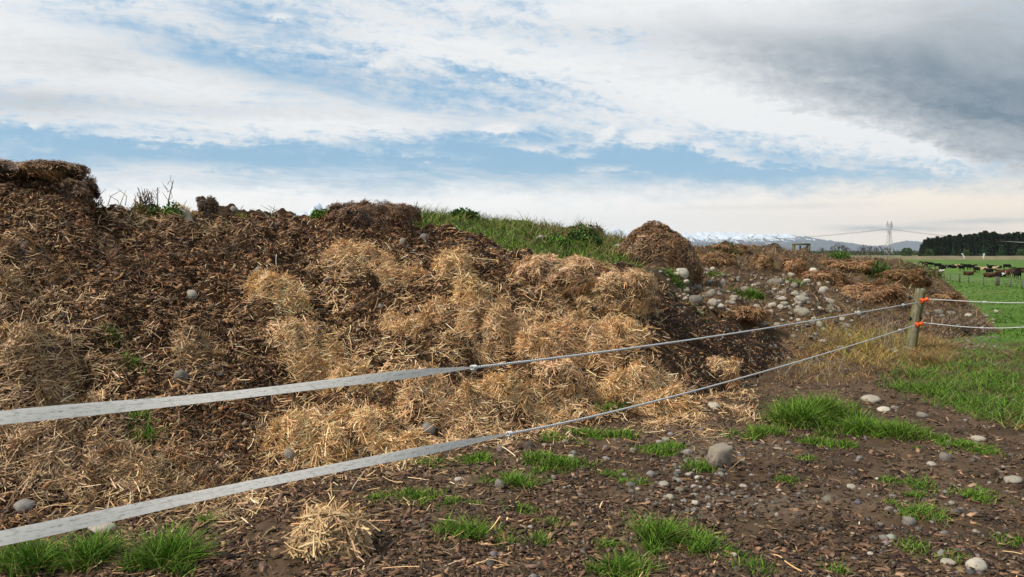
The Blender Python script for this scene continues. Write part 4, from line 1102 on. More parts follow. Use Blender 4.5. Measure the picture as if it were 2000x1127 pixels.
# dead twiggy stalks beside the post
def twig_bunch(px, py, w, h, n, label):
    x0, y0, z0 = hit1(px, py); s = y0 / F; A = Acc()
    for i in range(n):
        a = random.uniform(-1, 1) * w * s * .5; b = random.uniform(-.3, .3); t = h * s * random.uniform(.5, 1.1); l = random.uniform(-.2, .2)
        A.tube([(a, b, 0), (a + l * .5, b, t * .6), (a + l + random.uniform(-.1, .1), b + random.uniform(-.1, .1), t)], [.005, .004, .002], random.choice(((.3, .24, .17), (.2, .15, .1), (.36, .3, .2))), 4, False)
    o = A.build('dead_stalks', M_leaf); o.location = (x0, y0, z0); tag(o, label, 'dead stalks')
twig_bunch(1735, 690, 70, 90, 26, 'bunch of thin dead stalks standing just left of the post')
twig_bunch(222, 405, 70, 30, 9, 'few thin dead stalks on the skyline right of the square clod')
twig_bunch(545, 428, 36, 26, 7, 'thin dead stalks along the stony skyline')
twig_bunch(1590, 735, 150, 40, 30, 'flattened dead stalks lying along the lower rope')

# ------------------------------------------------------------------ electric fence: post, insulators, tapes, ropes
M_post = material('mossy_wood', attr=True, rough=.85, spec=.2, nscale=16, namt=.45, bump=.5, bscale=40)
M_plastic = material('orange_plastic', (.75, .10, .012), .35, .5)
M_black = material('black_rubber', (.015, .015, .015), .5)
def tape_material(name):
    m = bpy.data.materials.new(name); m.use_nodes = True; nt = m.node_tree; X.tree = nt
    p = nt.nodes['Principled BSDF']; p.inputs['Roughness'].default_value = .65
    a = nt.nodes.new('ShaderNodeUVMap'); sp = nt.nodes.new('ShaderNodeSeparateXYZ'); nt.links.new(a.outputs[0], sp.inputs[0])
    u, v = X(sp.outputs[0]), X(sp.outputs[1])
    warp = X.m('ABSOLUTE', X.m('SINE', v * 3.14159 * 11)) * .12
    weft = X.m('ABSOLUTE', X.m('SINE', u * 620)) * .10
    dirt = smooth(noise(comb(u * 14, v * 2.2, 0), 2.2, 6, .7), .48, .72) * .45
    lines = (1.0 - smooth(X.m('ABSOLUTE', v - .55), .01, .05)) * smooth(noise(comb(u * 60, v * 3, 2), 1, 3),   .36, .60) * .34 + (1.0 - smooth(X.m('ABSOLUTE', v - .72), .01, .04)) * smooth(noise(comb(u * 40, v * 3, 7), 1, 3),   .42, .60) * .25
    f = (warp + weft + dirt + lines).clamp()
    c = mixc(f, (.93, .91, .86), (.16, .145, .12)); nt.links.new(c.s, p.inputs['Base Color']); p.inputs['Specular IOR Level'].default_value = .2
    tr = nt.nodes.new('ShaderNodeBsdfTranslucent'); nt.links.new(c.s, tr.inputs[0]); mx = nt.nodes.new('ShaderNodeMixShader'); mx.inputs[0].default_value = .42
    nt.links.new(p.outputs[0], mx.inputs[1]); nt.links.new(tr.outputs[0], mx.inputs[2]); nt.links.new(mx.outputs[0], nt.nodes['Material Output'].inputs[0])
    return m
M_tape = tape_material('woven_tape')
M_rope = bpy.data.materials.new('twisted_rope'); M_rope.use_nodes = True
X.tree = M_rope.node_tree
_a = X.tree.nodes.new('ShaderNodeUVMap'); _s = X.tree.nodes.new('ShaderNodeSeparateXYZ'); X.tree.links.new(_a.outputs[0], _s.inputs[0])
_f = smooth(X.m('SINE', X(_s.outputs[0]) * 330 + X(_s.outputs[1]) * 12.566), .2, 1.0)
X.tree.links.new(mixc(_f, (.68, .69, .69), (.22, .22, .21)).s, X.tree.nodes['Principled BSDF'].inputs['Base Color'])
X.tree.nodes['Principled BSDF'].inputs['Roughness'].default_value = .6

def P3(px, py, y): return Vector(((px - 1000) / F * y, y, EYE - (py - HZ) / F * y))
def uv_sheet(name, rows, mat, parent, closed):
    """rows: list of lists of points; u = length along, v across"""
    n, m = len(rows), len(rows[0])
    V = [tuple(p) for r in rows for p in r]
    me = bpy.data.meshes.new(name); fs = []
    for i in range(n - 1):
        for k in range(m if closed else m - 1):
            k2 = (k + 1) % m
            fs.append((i * m + k, (i + 1) * m + k, (i + 1) * m + k2, i * m + k2))
    me.from_pydata(V, [], fs)
    L = [0.]
    for i in range(1, n): L.append(L[-1] + (rows[i][0] - rows[i - 1][0]).length)
    uv = me.uv_layers.new(name='UVMap'); li = 0
    for f in me.polygons:
        i = f.vertices[0] // m
        for li_, vi in zip(f.loop_indices, f.vertices):
            k = vi % m; kk = k
            if closed and f.vertices[0] % m == m - 1 and k == 0: kk = m
            uv.data[li_].uv = (L[vi // m], kk / (m if closed else m - 1))
    me.polygons.foreach_set('use_smooth', np.ones(len(me.polygons), bool))
    me.materials.append(mat)
    o = bpy.data.objects.new(name, me); COL.objects.link(o); o.parent = parent
    if not closed:
        s = o.modifiers.new('thickness', 'SOLIDIFY'); s.thickness = .0006
    return o
def ribbon(path, width, name, parent):
    rows = []
    for i, p in enumerate(path):
        d = (path[min(i + 1, len(path) - 1)] - path[max(i - 1, 0)]).normalized()
        up = (Vector((0, 0, 1)) - d * d.z).normalized(); out = d.cross(up)
        t = i / (len(path) - 1)
        w, tw = width(t)
        a = up * math.cos(tw) + out * math.sin(tw)
        b = d.cross(a)
        rows.append([p + a * (w * (k / 4 - .5)) + b * (.015 * w * math.sin(k / 4 * math.pi)) for k in range(5)])
    o = uv_sheet(name, rows, M_tape, parent, False); o.data.polygons.foreach_set('use_smooth', np.zeros(len(o.data.polygons), bool)); return o
def rope(path, r, name, parent):
    rows = []
    for i, p in enumerate(path):
        d = (path[min(i + 1, len(path) - 1)] - path[max(i - 1, 0)]).normalized()
        a = d.cross(Vector((0, 0, 1))).normalized(); b = d.cross(a)
        rows.append([p + (a * math.cos(k * math.pi / 4) + b * math.sin(k * math.pi / 4)) * r for k in range(8)])
    return uv_sheet(name, rows, M_rope, parent, True)
def path_px(pts, ys, n):
    """pts: photo positions along the line; ys: (t of each) depth -> smooth 3D path"""
    px = np.array([p[0] for p in pts], float); py = np.array([p[1] for p in pts], float)
    q = np.linspace(px[0], px[-1], n)
    # natural-ish cubic through points
    k = min(3, len(px) - 1)
    c = np.polyfit(px, py, min(4, len(px) - 1))
    yy = np.polyval(c, q)
    return [P3(a, b, ys(a)) for a, b in zip(q, yy)]
LA, LB = Vector((-1.41, 2.2)), Vector((6.50, 12.8))
def fence_y(px):
    k = (px - 1000) / F; d = LB - LA
    t = (k * LA.y - LA.x) / (d.x - k * d.y)
    return LA.y + d.y * t
def knot(p, d, parent, s=1.0):
    A = Acc(); c = (.62, .63, .62)
    up = Vector((0, 0, 1)); d = d.normalized(); sd_ = d.cross(up)
    for k in range(3):
        ctr = p + d * (.012 * (k - 1)) * s
        pts = [ctr + (up * math.cos(t) + sd_ * math.sin(t)) * .011 * s + d * (.004 * math.sin(t * 1.0)) * s for t in np.linspace(0, 2 * math.pi, 13)]
        A.tube(pts, .0045 * s, c, 6)
    A.tube([p - up * .005, p - up * .022 * s + d * .012 * s, p - up * .030 * s + d * .03 * s], [.005 * s, .005 * s, .002 * s], (.5, .51, .5), 6)
    A.build('knot', M_stonew, parent, True)
M_stonew = material('rope_fibre', attr=True, rough=.7, nscale=120, namt=.3)
up_pts = [(-60, 823), (0, 816), (200, 797), (400, 777), (600, 755), (800, 730), (925, 718)]
lo_pts = [(-60, 1064), (0, 1051), (200, 1010), (400, 966), (600, 925), (800, 886), (995, 847)]
r = empty('fence_line', P3(0, 816, fence_y(0))); rinv = Matrix.Translation(-r.location)
def sub(path, root): return [p - root.location for p in path]
def tape_line(name, tp, rp, label, knot_px, end_flat=None):
    root = empty(name, P3(tp[1][0], tp[1][1], fence_y(tp[1][0])))
    pa = path_px(tp, fence_y, 120)
    def wid(t):
        w = .047 * (1 - .13 * t) * (1 - .84 * max(0, (t - .84) / .16) ** 1.6)
        return w, -.86 + .14 * math.sin(t * 9) + (.5 * max(0, t - .75) / .25)
    ribbon(sub(pa, root), wid, 'tape', root)
    pr = path_px(rp, fence_y, 220)
    rope(sub(pr, root), .0062, 'rope', root)
    k = pa[-1]; knot(k - root.location, (pr[1] - pr[0]), root, .9)
    # small second knot near the post
    q = pr[int(len(pr) * .955)]; knot(q - root.location, (pr[1] - pr[0]), root, 1.3)
    return tag(root, label, 'fence tape'), pr
bpy.data.objects.remove(r)
up_r = [(925, 718), (1100, 697), (1300, 671), (1500, 640), (1650, 616), (1800, 589)]
lo_r = [(995, 847), (1150, 815), (1300, 778), (1450, 738), (1600, 693), (1700, 664), (1790, 634)]
_, pu_ = tape_line('fence_tape', up_pts, up_r, 'upper white woven tape knotted to a thin rope running to the post', 925)
_, pl_ = tape_line('fence_tape', lo_pts, lo_r, 'lower white woven tape knotted to a thin rope running to the post', 995)
PY = 12.85
def right_line(p0, pts, label):
    root = empty('fence_rope', P3(*p0, PY - .1))
    def yy(px): return PY - .1 - (px - p0[0]) * .0022
    pa = path_px(pts, yy, 90); rope(sub(pa, root), .007, 'rope', root)
    q = pa[30]; knot(q - root.location, pa[31] - pa[30], root, 1.1)
    if 'upper' in label:   # worn, frayed stretch
        A = Acc()
        for i in range(45, 78):
            for k in range(2):
                c = pa[i] - root.location
                A.tube([c, c + Vector((random.uniform(-.04, .04), random.uniform(-.02, .02), random.uniform(-.02, .012)))], [.004, .002], (.45, .38, .28), 4, False)
        A.build('frayed_strand', M_stonew, root)
    tag(root, label, 'fence rope')
right_line((1808, 584), [(1808, 584), (1880, 588), (1950, 591), (2050, 590), (2150, 586)], 'upper thin rope running right from the post past the green paddock')
right_line((1800, 630), [(1800, 630), (1860, 636), (1920, 641), (1970, 640), (2060, 633), (2150, 622)], 'lower thin rope sagging to the right from the post')
def post():
    b = P3(1775, 694, PY); t = P3(1798, 566, PY)
    root = empty('fence_post', b)
    A = Acc(); d = t - b; N = 22
    rows = []
    nu = 20
    U = np.linspace(0, 2 * math.pi, nu, endpoint=False)
    V = []; C = []
    for i in range(N):
        k = -.12 + 1.12 * i / (N - 1)
        c = d * k
        for u in U:
            rr = .088 * (1 - .08 * k) * (1 + .05 * math.sin(3 * u + 1) + .03 * math.sin(7 * u + 4) + .015 * math.sin(k * 9 + u))
            zt = .03 * math.sin(2 * u + .4) * (i == N - 1)
            V.append((c.x + rr * math.cos(u), c.y + rr * math.sin(u), c.z + zt))
            g = .5 + .5 * math.sin(u * 2 + 2.2 + k) 
            moss = max(0, min(1, g * .8 + .3 * math.sin(k * 13 + 4 * u)))
            C.append((.55 + .45 * (math.sin(u * 11 + 2 * math.sin(k * 5)) > -.55)) * np.array((.20, .175, .12)) * (1 - moss) + np.array((.115, .125, .018)) * moss) if True else C.append(tuple(np.array((.20, .175, .12)) * (1 - moss) + np.array((.115, .125, .018)) * moss))
    idx = np.arange(N * nu).reshape(N, nu); i2 = np.roll(idx, -1, 1)
    A.add(V, np.stack([idx[:-1], i2[:-1], i2[1:], idx[1:]], -1).reshape(-1, 4), np.array(C))
    n0 = A.n; A.add([tuple(d + Vector((0, 0, .012)))], np.zeros((0, 3), int), (.26, .24, .19))
    A.F.setdefault(3, []).append(np.array([(idx[-1, k], i2[-1, k], n0) for k in range(nu)]))
    A.build('wooden_shaft', M_post, root, True)
    for px, py in ((1806, 586), (1796, 633)):
        c = P3(px, py, PY - .13) - b
        ax = Vector((.93, .1, .22)).normalized()
        A = Acc()
        prof = [(-.062, .030), (-.058, .041), (-.045, .042), (-.036, .028), (.0, .024), (.022, .030), (.034, .036), (.05, .036), (.056, .022)]
        A.tube([c + ax * q for q, _ in prof], [r_ for _, r_ in prof], (.8, .1, .01), 20)
        ins = A.build('insulator', M_plastic, root, True)
        A = Acc(); A.tube([c - ax * .064, c + ax * .06], .013, (.1, .1, .1), 10); A.build('core', M_black, ins)
        A = Acc(); A.tube([c, c + Vector((.0, .06, .0)), c + Vector((-.02, .12, 0))], .012, (.02, .02, .02), 8); A.build('bracket', M_black, ins)
    a, e = P3(1806, 590, PY - .16) - b, P3(1799, 628, PY - .16) - b
    A = Acc(); A.tube([a, a.lerp(e, .35) + Vector((-.035, -.02, 0)), a.lerp(e, .7) + Vector((-.05, -.03, 0)), e], .008, (.02, .018, .018), 6); A.build('lead_wire', M_black, root, True)
    for py in (582, 622):
        A = Acc(); c = P3(1780, py, PY) - b; A.tube([c + Vector((-.045, -.02, -.03)), c + Vector((-.02, -.03, 0)), c + Vector((-.04, -.02, .03))], .018, (.02, .03, .05), 8); A.build('old_insulator', M_black, root, True)
    A = Acc(); c = P3(1770, 683, PY - .15) - b
    A.tube([c + Vector((-.05, 0, .06)), c + Vector((.08, -.02, .0)), c + Vector((.25, 0, -.02)), c + Vector((.24, -.05, -.2))], .006, (.4, .36, .3), 6); A.build('loose_cord', M_stonew, root, True)
    tag(root, 'leaning mossy wooden post carrying two orange insulators', 'fence post')
post()

# ------------------------------------------------------------------ far field: stock fence, cows, bank, trees, pylon, mountains
FZ = -3.2
def yfield(py): return (EYE - FZ) / (py - HZ) * F
M_wood = material('grey_wood', attr=True, rough=.9, nscale=10, namt=.3)
M_wire = material('fence_wire', (.25, .25, .24), .5, .5)
def stock_fence():
    posts = [(1790, 543, 1), (1811, 545, 0), (1829, 546.5, 1), (1844, 547.5, 0), (1856, 549, 0), (1874, 551, 1), (1892, 553, 0), (1921, 556, 0), (1946, 558, 1), (1950.5, 558.5, 1), (1974, 561, 0), (1996, 563, 0), (2030, 567, 0), (2070, 571, 1)]
    pp = []
    for px, py, big in posts:
        y = yfield(py); x = (px - 1000) / F * y; pp.append((x, y, big))
    root = empty('stock_fence', (pp[6][0], pp[6][1], FZ))
    o = Vector(root.location)
    for x, y, big in pp:
        A = Acc(); gz = float(ground_h(np.array([x]), np.array([y]))[0]); hh = 1.15 + .15 * big; rr = .14 if big else .075
        A.tube([(x - o.x, y - o.y, gz - .2 - o.z), (x - o.x + random.uniform(-.04, .04), y - o.y, gz + hh - o.z)], [rr, rr * .9], random.choice(((.10, .085, .07), (.16, .14, .12), (.07, .06, .05))), 8)
        A.build('post', M_wood, root)
    for hgt in (.25, .5, .75, 1.0):
        A = Acc()
        A.tube([(x - o.x, y - o.y, hgt + float(ground_h(np.array([x]), np.array([y]))[0]) - o.z) for x, y, _ in pp], .012, (.3, .3, .3), 4)
        A.build('wire', M_wire, root)
    tag(root, 'low post and wire stock fence in front of the cattle', 'fence')
stock_fence()

# cows
def loft(bm, secs, n=12):
    """secs: (centre, ry, rz, direction)"""
    rings = []
    for c, ry, rz, d in secs:
        d = Vector(d).normalized(); s = d.cross(Vector((0, 0, 1)))
        s = Vector((0, 1, 0)) if s.length < .2 else s.normalized(); u = s.cross(d)
        rings.append([bm.verts.new(Vector(c) + s * (ry * math.cos(2 * math.pi * k / n)) + u * (rz * math.sin(2 * math.pi * k / n))) for k in range(n)])
    for a, b in zip(rings, rings[1:]):
        for k in range(n): bm.faces.new((a[k], a[(k + 1) % n], b[(k + 1) % n], b[k]))
    bm.faces.new(rings[0][::-1]); bm.faces.new(rings[-1])
def cow_mesh(pose):
    bm = bmesh.new(); X1 = (1, 0, 0)
    dz = 0 if pose != 'lying' else -.62
    trunk = [(-.98, .08, .12, 1.18), (-.92, .22, .24, 1.14), (-.70, .29, .33, 1.08), (-.3, .33, .37, 1.02), (.1, .34, .38, 1.0), (.45, .29, .36, 1.03), (.72, .22, .31, 1.06), (.9, .13, .2, 1.12)]
    wide = 1.25 if pose == 'lying' else 1
    loft(bm, [((x, 0, z + dz), ry * wide, rz, X1) for x, ry, rz, z in trunk], 14)
    if pose == 'grazing': hd = [((.70, 0, 1.08), .14, .2, (.6, 0, -.6)), ((1.0, 0, .78), .10, .15, (.5, 0, -.8)), ((1.18, 0, .5), .09, .13, (.4, 0, -.9)), ((1.22, 0, .42), .12, .14, (.35, 0, -.9)), ((1.30, 0, .22), .09, .1, (.3, 0, -1)), ((1.34, 0, .07), .075, .07, (.2, 0, -1))]
    else: hd = [((.70, 0, 1.12 + dz), .14, .22, (.7, 0, .5)), ((.98, 0, 1.30 + dz), .11, .16, (.7, 0, .5)), ((1.14, 0, 1.42 + dz), .12, .15, (1, 0, .1)), ((1.26, 0, 1.42 + dz), .13, .15, (1, 0, -.3)), ((1.45, 0, 1.30 + dz), .09, .10, (1, 0, -.6)), ((1.58, 0, 1.21 + dz), .08, .08, (1, 0, -.6))]
    loft(bm, hd, 10)
    hx, hz = (1.17, .52) if pose == 'grazing' else (1.18, 1.50 + dz)
    for s in (-1, 1):
        loft(bm, [((hx, .09 * s, hz), .03, .04, (0, s, 0)), ((hx - .03, .2 * s, hz - .0), .05, .07, (0, s, -.1)), ((hx - .03, .3 * s, hz - .04), .02, .03, (0, s, -.2))], 6)
        if pose != 'lying':
            loft(bm, [((.60, .17 * s, 1.0), .12, .18, (0, 0, -1)), ((.60, .18 * s, .72), .085, .11, (0, 0, -1)), ((.62, .18 * s, .42), .055, .06, (0, 0, -1)), ((.60, .18 * s, .12), .045, .045, (0, 0, -1)), ((.63, .18 * s, 0), .06, .065, (0, 0, -1))], 8)
            loft(bm, [((-.74, .18 * s, 1.05), .15, .26, (0, 0, -1)), ((-.68, .19 * s, .78), .10, .17, (.1, 0, -1)), ((-.82, .19 * s, .48), .06, .075, (-.2, 0, -1)), ((-.80, .19 * s, .14), .045, .05, (0, 0, -1)), ((-.76, .19 * s, 0), .06, .07, (0, 0, -1))], 8)
        else:
            loft(bm, [((.55, .22 * s, .3), .13, .14, (1, .1 * s, -.4)), ((.86, .25 * s, .12), .07, .08, (1, 0, -.2)), ((.66, .30 * s, .06), .05, .05, (-1, 0, 0))], 8)
            loft(bm, [((-.7, .26 * s, .32), .18, .2, (1, .3 * s, -.3)), ((-.28, .42 * s, .16), .1, .12, (1, .1 * s, -.2)), ((-.62, .46 * s, .07), .055, .06, (-1, 0, 0))], 8)
    loft(bm, [((-.95, 0, 1.2 + dz), .03, .03, (-.4, 0, -1)), ((-1.04, 0, .85 + dz), .022, .022, (0, 0, -1)), ((-1.03, 0, max(.12, .5 + dz)), .045, .045, (0, 0, -1)), ((-1.02, 0, max(.05, .38 + dz)), .02, .02, (0, 0, -1))], 6)
    me = bpy.data.meshes.new('cow_raw'); bm.to_mesh(me); bm.free()
    o = bpy.data.objects.new('cow_raw', me); COL.objects.link(o)
    rm = o.modifiers.new('r', 'REMESH'); rm.mode = 'VOXEL'; rm.voxel_size = .035
    sm = o.modifiers.new('s', 'SMOOTH'); sm.iterations = 3; sm.factor = .5
    dg = bpy.context.evaluated_depsgraph_get()
    out = bpy.data.meshes.new_from_object(o.evaluated_get(dg)); out.name = 'cow'
    bpy.data.objects.remove(o)
    out.polygons.foreach_set('use_smooth', np.ones(len(out.polygons), bool))
    return out
COWM = {p: cow_mesh(p) for p in ('standing', 'grazing', 'lying')}
def coat(name, base, patch, amt, scale=1.4):
    m = bpy.data.materials.new(name); m.use_nodes = True; X.tree = m.node_tree; nt = X.tree
    tc = nt.nodes.new('ShaderNodeTexCoord'); oi = nt.nodes.new('ShaderNodeObjectInfo')
    v = nt.nodes.new('ShaderNodeVectorMath'); v.operation = 'ADD'; nt.links.new(tc.outputs['Object'], v.inputs[0])
    sc_ = X(oi.outputs['Random']) * 40; nt.links.new(comb(sc_, sc_, 0.).s, v.inputs[1])
    f = smooth(noise(X(v.outputs[0]), scale, 3, .5), .66 - amt, .70 - amt)
    nt.links.new(mixc(f, base, patch).s, nt.nodes['Principled BSDF'].inputs['Base Color'])
    nt.nodes['Principled BSDF'].inputs['Roughness'].default_value = .8; nt.nodes['Principled BSDF'].inputs['Specular IOR Level'].default_value = .08
    return m
COATS = {'black': coat('black_coat', (.006, .005, .005), (.016, .011, .009), .1), 'pied': coat('pied_coat', (.013, .011, .010), (.62, .58, .52), .10),
         'brown': coat('brown_coat', (.04, .018, .010), (.07, .032, .017), .2), 'tan': coat('tan_coat', (.42, .26, .14), (.55, .38, .24), .2),
         'brownpied': coat('brown_pied_coat', (.07, .03, .017), (.6, .55, .48), .06)}
for me in COWM.values(): me.materials.append(COATS['black'])
COWS = [  # px, py of feet, pose, coat, heading (0 = facing right, 90 = away), label
    (1787, 524, 'standing', 'brownpied', 15, 'brown and white cow at the far left end of the herd'),
    (1799, 526, 'lying', 'pied', 185, 'black cow with white face lying near the left end of the herd'),
    (1806, 520.5, 'standing', 'black', 170, 'black cow standing tallest at the back left of the herd'),
    (1808.5, 523.5, 'standing', 'brownpied', 60, 'dark brown cow with white patch standing before the tall back left one'),
    (1815, 521, 'grazing', 'black', 5, 'black cow grazing near the left end of the herd'),
    (1831, 525, 'standing', 'black', 178, 'black cow standing broadside over a lying pied cow'),
    (1841, 525.5, 'lying', 'black', 10, 'small black cow lying right behind the broadside black cow'),
    (1834.5, 532.5, 'lying', 'pied', 175, 'black and white cow lying nearest the fence at the left'),
    (1847, 522.5, 'lying', 'black', 150, 'black cow lying left beside a pied one at the back'),
    (1853, 523, 'lying', 'pied', 0, 'black and white cow lying at the back between black ones'),
    (1862, 524, 'lying', 'black', 190, 'black cow lying just left of the tan one'),
    (1867, 522, 'lying', 'tan', 0, 'tan cow lying at the back left of the two big standing cows'),
    (1878, 530, 'standing', 'black', 205, 'large black cow standing in front of a tan lying cow'),
    (1888, 527, 'standing', 'black', 180, 'black cow standing broadside, left of a touching pair'),
    (1896.5, 528, 'standing', 'black', 0, 'black cow standing broadside, right of a touching pair'),
    (1892, 538, 'lying', 'brown', 5, 'large red brown cow lying by the fence'),
    (1907, 533.5, 'standing', 'black', 95, 'small black cow seen from behind, right of the red brown one'),
    (1923, 528, 'lying', 'tan', 180, 'tan cow lying left of the upright black cow'),
    (1933, 529.5, 'standing', 'black', 80, 'black cow standing with raised head between two tan cows'),
    (1940.5, 526.5, 'lying', 'tan', 0, 'tan cow lying right behind the upright black cow'),
    (1932, 538, 'standing', 'black', 90, 'black cow seen from behind above a lying dark brown one'),
    (1932.5, 542, 'lying', 'brownpied', 0, 'dark brown cow lying by the fence below the black rear'),
    (1949, 524.5, 'lying', 'black', 180, 'black cow lying alone at the back right'),
    (1967, 526.5, 'grazing', 'black', 0, 'black cow grazing alone at the back right'),
    (1956.5, 534.5, 'lying', 'brown', 170, 'dark brown cow lying below the grazing back right one'),
    (1968.5, 533.5, 'lying', 'pied', 10, 'black and white cow lying in the right group'),
    (1980, 533.5, 'lying', 'black', 0, 'black cow lying right beside the pied one of the right group'),
    (1969, 543.5, 'standing', 'brownpied', 250, 'brown cow with white face walking towards the fence'),
    (1954, 541.5, 'lying', 'pied', 0, 'black cow with white muzzle lying left of the walking brown cow'),
    (1978, 541, 'standing', 'brown', 80, 'dark brown cow standing just right of the walking brown cow'),
    (1988, 546, 'standing', 'black', 265, 'black cow standing nearest the fence at the right'),
    (1993, 529, 'lying', 'black', 160, 'black cow lying at the back near the right edge'),
    (1991, 532.5, 'lying', 'brown', 180, 'brown cow lying near the right edge before a black one'),
    (1999, 532.5, 'lying', 'black', 0, 'black cow lying cut by the right edge of the photo'),
]
for px, py, pose, ct, hd, lab in COWS:
    y = yfield(py); x = (px - 1000) / F * y
    o = bpy.data.objects.new('cow', COWM[pose]); COL.objects.link(o)
    s = random.uniform(.98, 1.1) * (1.04 if pose == 'lying' else 1)
    o.scale = (s, s, s); o.rotation_euler = (0, 0, R(hd + random.uniform(-8, 8)))
    o.location = (x, y, float(ground_h(np.array([x]), np.array([y]))[0]) + .0)
    o.material_slots[0].link = 'OBJECT'; o.material_slots[0].material = COATS[ct]
    tag(o, lab, 'cow', 'cattle in the green paddock')

# earth bank across the far end of the field
def earth_bank():
    xs = np.linspace(-150, 700, 240); prof = [(-7, -.5), (-3, 1.2), (0, 2.0), (3, 2.0), (8, 1.2), (14, -.5)]
    V = []; C = []
    for x in xs:
        for k, (dy, z) in enumerate(prof):
            n = float(fbm(np.array(x / 6 + k), np.array(k * 3.1), 3))
            V.append((x, 440 + dy, FZ + z + .25 * n * (0 < k < 5)))
            C.append(tuple(np.array((.17, .145, .085)) * (1 + .3 * n)))
    m = len(prof); n = len(xs); idx = np.arange(n * m).reshape(n, m)
    A = Acc(); A.add(V, np.stack([idx[:-1, :-1], idx[1:, :-1], idx[1:, 1:], idx[:-1, 1:]], -1).reshape(-1, 4), np.array(C))
    tag(A.build('earth_bank', M_soil, smooth_=True), kind='structure')
earth_bank()

M_needle = material('needles', attr=True, rough=.8, spec=.15)
M_bark = material('bark', (.09, .07, .055), .9, .1)
def conifer_meshes(h, rad, pal, seed, dens=1.0, leafy=False):
    rs = np.random.default_rng(seed)
    A = Acc(); n = int(1500 * dens)
    u = rs.random(n) ** .75
    z = h * (.06 + .94 * u)
    if leafy: rr = rad * np.sqrt(np.clip(1 - ((u - .45) / .58) ** 2, 0, 1))
    else: rr = rad * (1 - u) ** 1.05 * (.75 + .35 * np.abs(np.sin(u * 30 + seed)))
    t = rs.uniform(0, 6.28, n); q = rs.random(n) ** .4
    rr = rr * (1 + .25 * np.sin(3 * t + seed) * (1 - u))
    P = np.stack([rr * q * np.cos(t), rr * q * np.sin(t), z], -1)
    d = nrm(np.stack([np.cos(t), np.sin(t), np.full(n, -.35)], -1) + rs.normal(0, .35, (n, 3)))
    s = nrm(np.cross(d, rs.normal(0, 1, (n, 3))))
    L = rs.uniform(.5, 1.3, n) * rad * .33
    pal = np.array(pal); c = pal[rs.integers(0, len(pal), n)] * (1 + rs.normal(0, .25, (n, 1)))
    blades(A, P, d, s, L, L * .5, rs.normal(0, .1, (n, 3)), np.clip(c, .003, 1), 2, [.6, 1, .15])
    crown = A.build('crown', M_needle, link=False)
    A = Acc(); A.tube([(0, 0, -.3), (0, 0, h * .5), (0, 0, h * .96)], [h * .018, h * .011, h * .003], (.09, .07, .055), 7)
    return crown, A.build('trunk', M_bark, link=False)
def tree(name, meshes, loc, rz, sc, label, group, cat='tree'):
    root = empty(name, loc, rz); root.scale = sc
    for nme, me in zip(('crown', 'trunk'), meshes):
        c = bpy.data.objects.new(nme, me); COL.objects.link(c); c.parent = root
    return tag(root, label, cat, group)
CON = [conifer_meshes(16, 3.9, [(.016, .026, .013), (.022, .036, .017), (.012, .019, .010), (.03, .042, .02)], s, 1.3) for s in range(5)]
yb = 600
k = 0
for row in range(3):
    px = 1800 + row * 9
    while px < 2120:
        y = yb + row * 11 + random.uniform(-3, 3)
        x = (px - 1000) / F * y
        top = np.interp(px, [1795, 1805, 1830, 1870, 1900, 2000, 2120], [478, 467, 463, 459, 456, 453, 453]) + random.triangular(-5, 9, 2)
        top += row * 1.0
        hh = zof(top, y) - FZ
        s = hh / 16
        tree('conifer_tree', CON[random.randrange(5)], (x, y, FZ), random.uniform(0, 6), (s * random.uniform(.9, 1.2), s * 1.05, s),
             ['dark conifer in the front row of the far plantation', 'dark conifer in the middle row of the far plantation', 'dark conifer in the back row of the far plantation'][row], ['front', 'middle', 'back'][row] + ' row of the far conifer plantation')
        px += random.uniform(6, 10)
LEAFY = [conifer_meshes(8, 2.6, [(.05, .085, .022), (.07, .11, .03), (.035, .065, .018)], 40 + s, .6, True) for s in range(2)]
SPRU = [conifer_meshes(8, 2.2, [(.02, .065, .022), (.03, .085, .03), (.015, .05, .016)], 50 + s, .6) for s in range(2)]
for px, topy, w, mm, lab in [(1815, 486, 1.3, LEAFY, 'round olive tree in front of the left end of the plantation'), (1804, 496, 1.2, LEAFY, 'tiny olive tree at the left corner of the plantation'),
                             (1862, 485, .9, SPRU, 'small green spruce, leftmost before the dark plantation'), (1887, 488, 1.1, LEAFY, 'small olive tree between the first two spruces before the plantation'),
                             (1922, 481, .9, SPRU, 'small green spruce, middle one before the dark plantation'), (1956, 479, 1.0, SPRU, 'small green spruce, rightmost before the dark plantation'),
                             (1995, 487, 1.4, LEAFY, 'olive tree before the plantation at the right edge'), (1955, 499, 2.0, LEAFY, 'low bright bush under the rightmost spruce'),
                             (1771, 484, 1.5, LEAFY, 'lone round tree between pylon and plantation')]:
    y = 560; x = (px - 1000) / F * y; s = (zof(topy, y) - FZ) / 8
    tree('young_tree' if mm is SPRU else 'leafy_tree', mm[random.randrange(2)], (x, y, FZ), random.uniform(0, 6), (s * w, s * w, s), lab, 'small trees before the plantation' if px > 1790 else None)
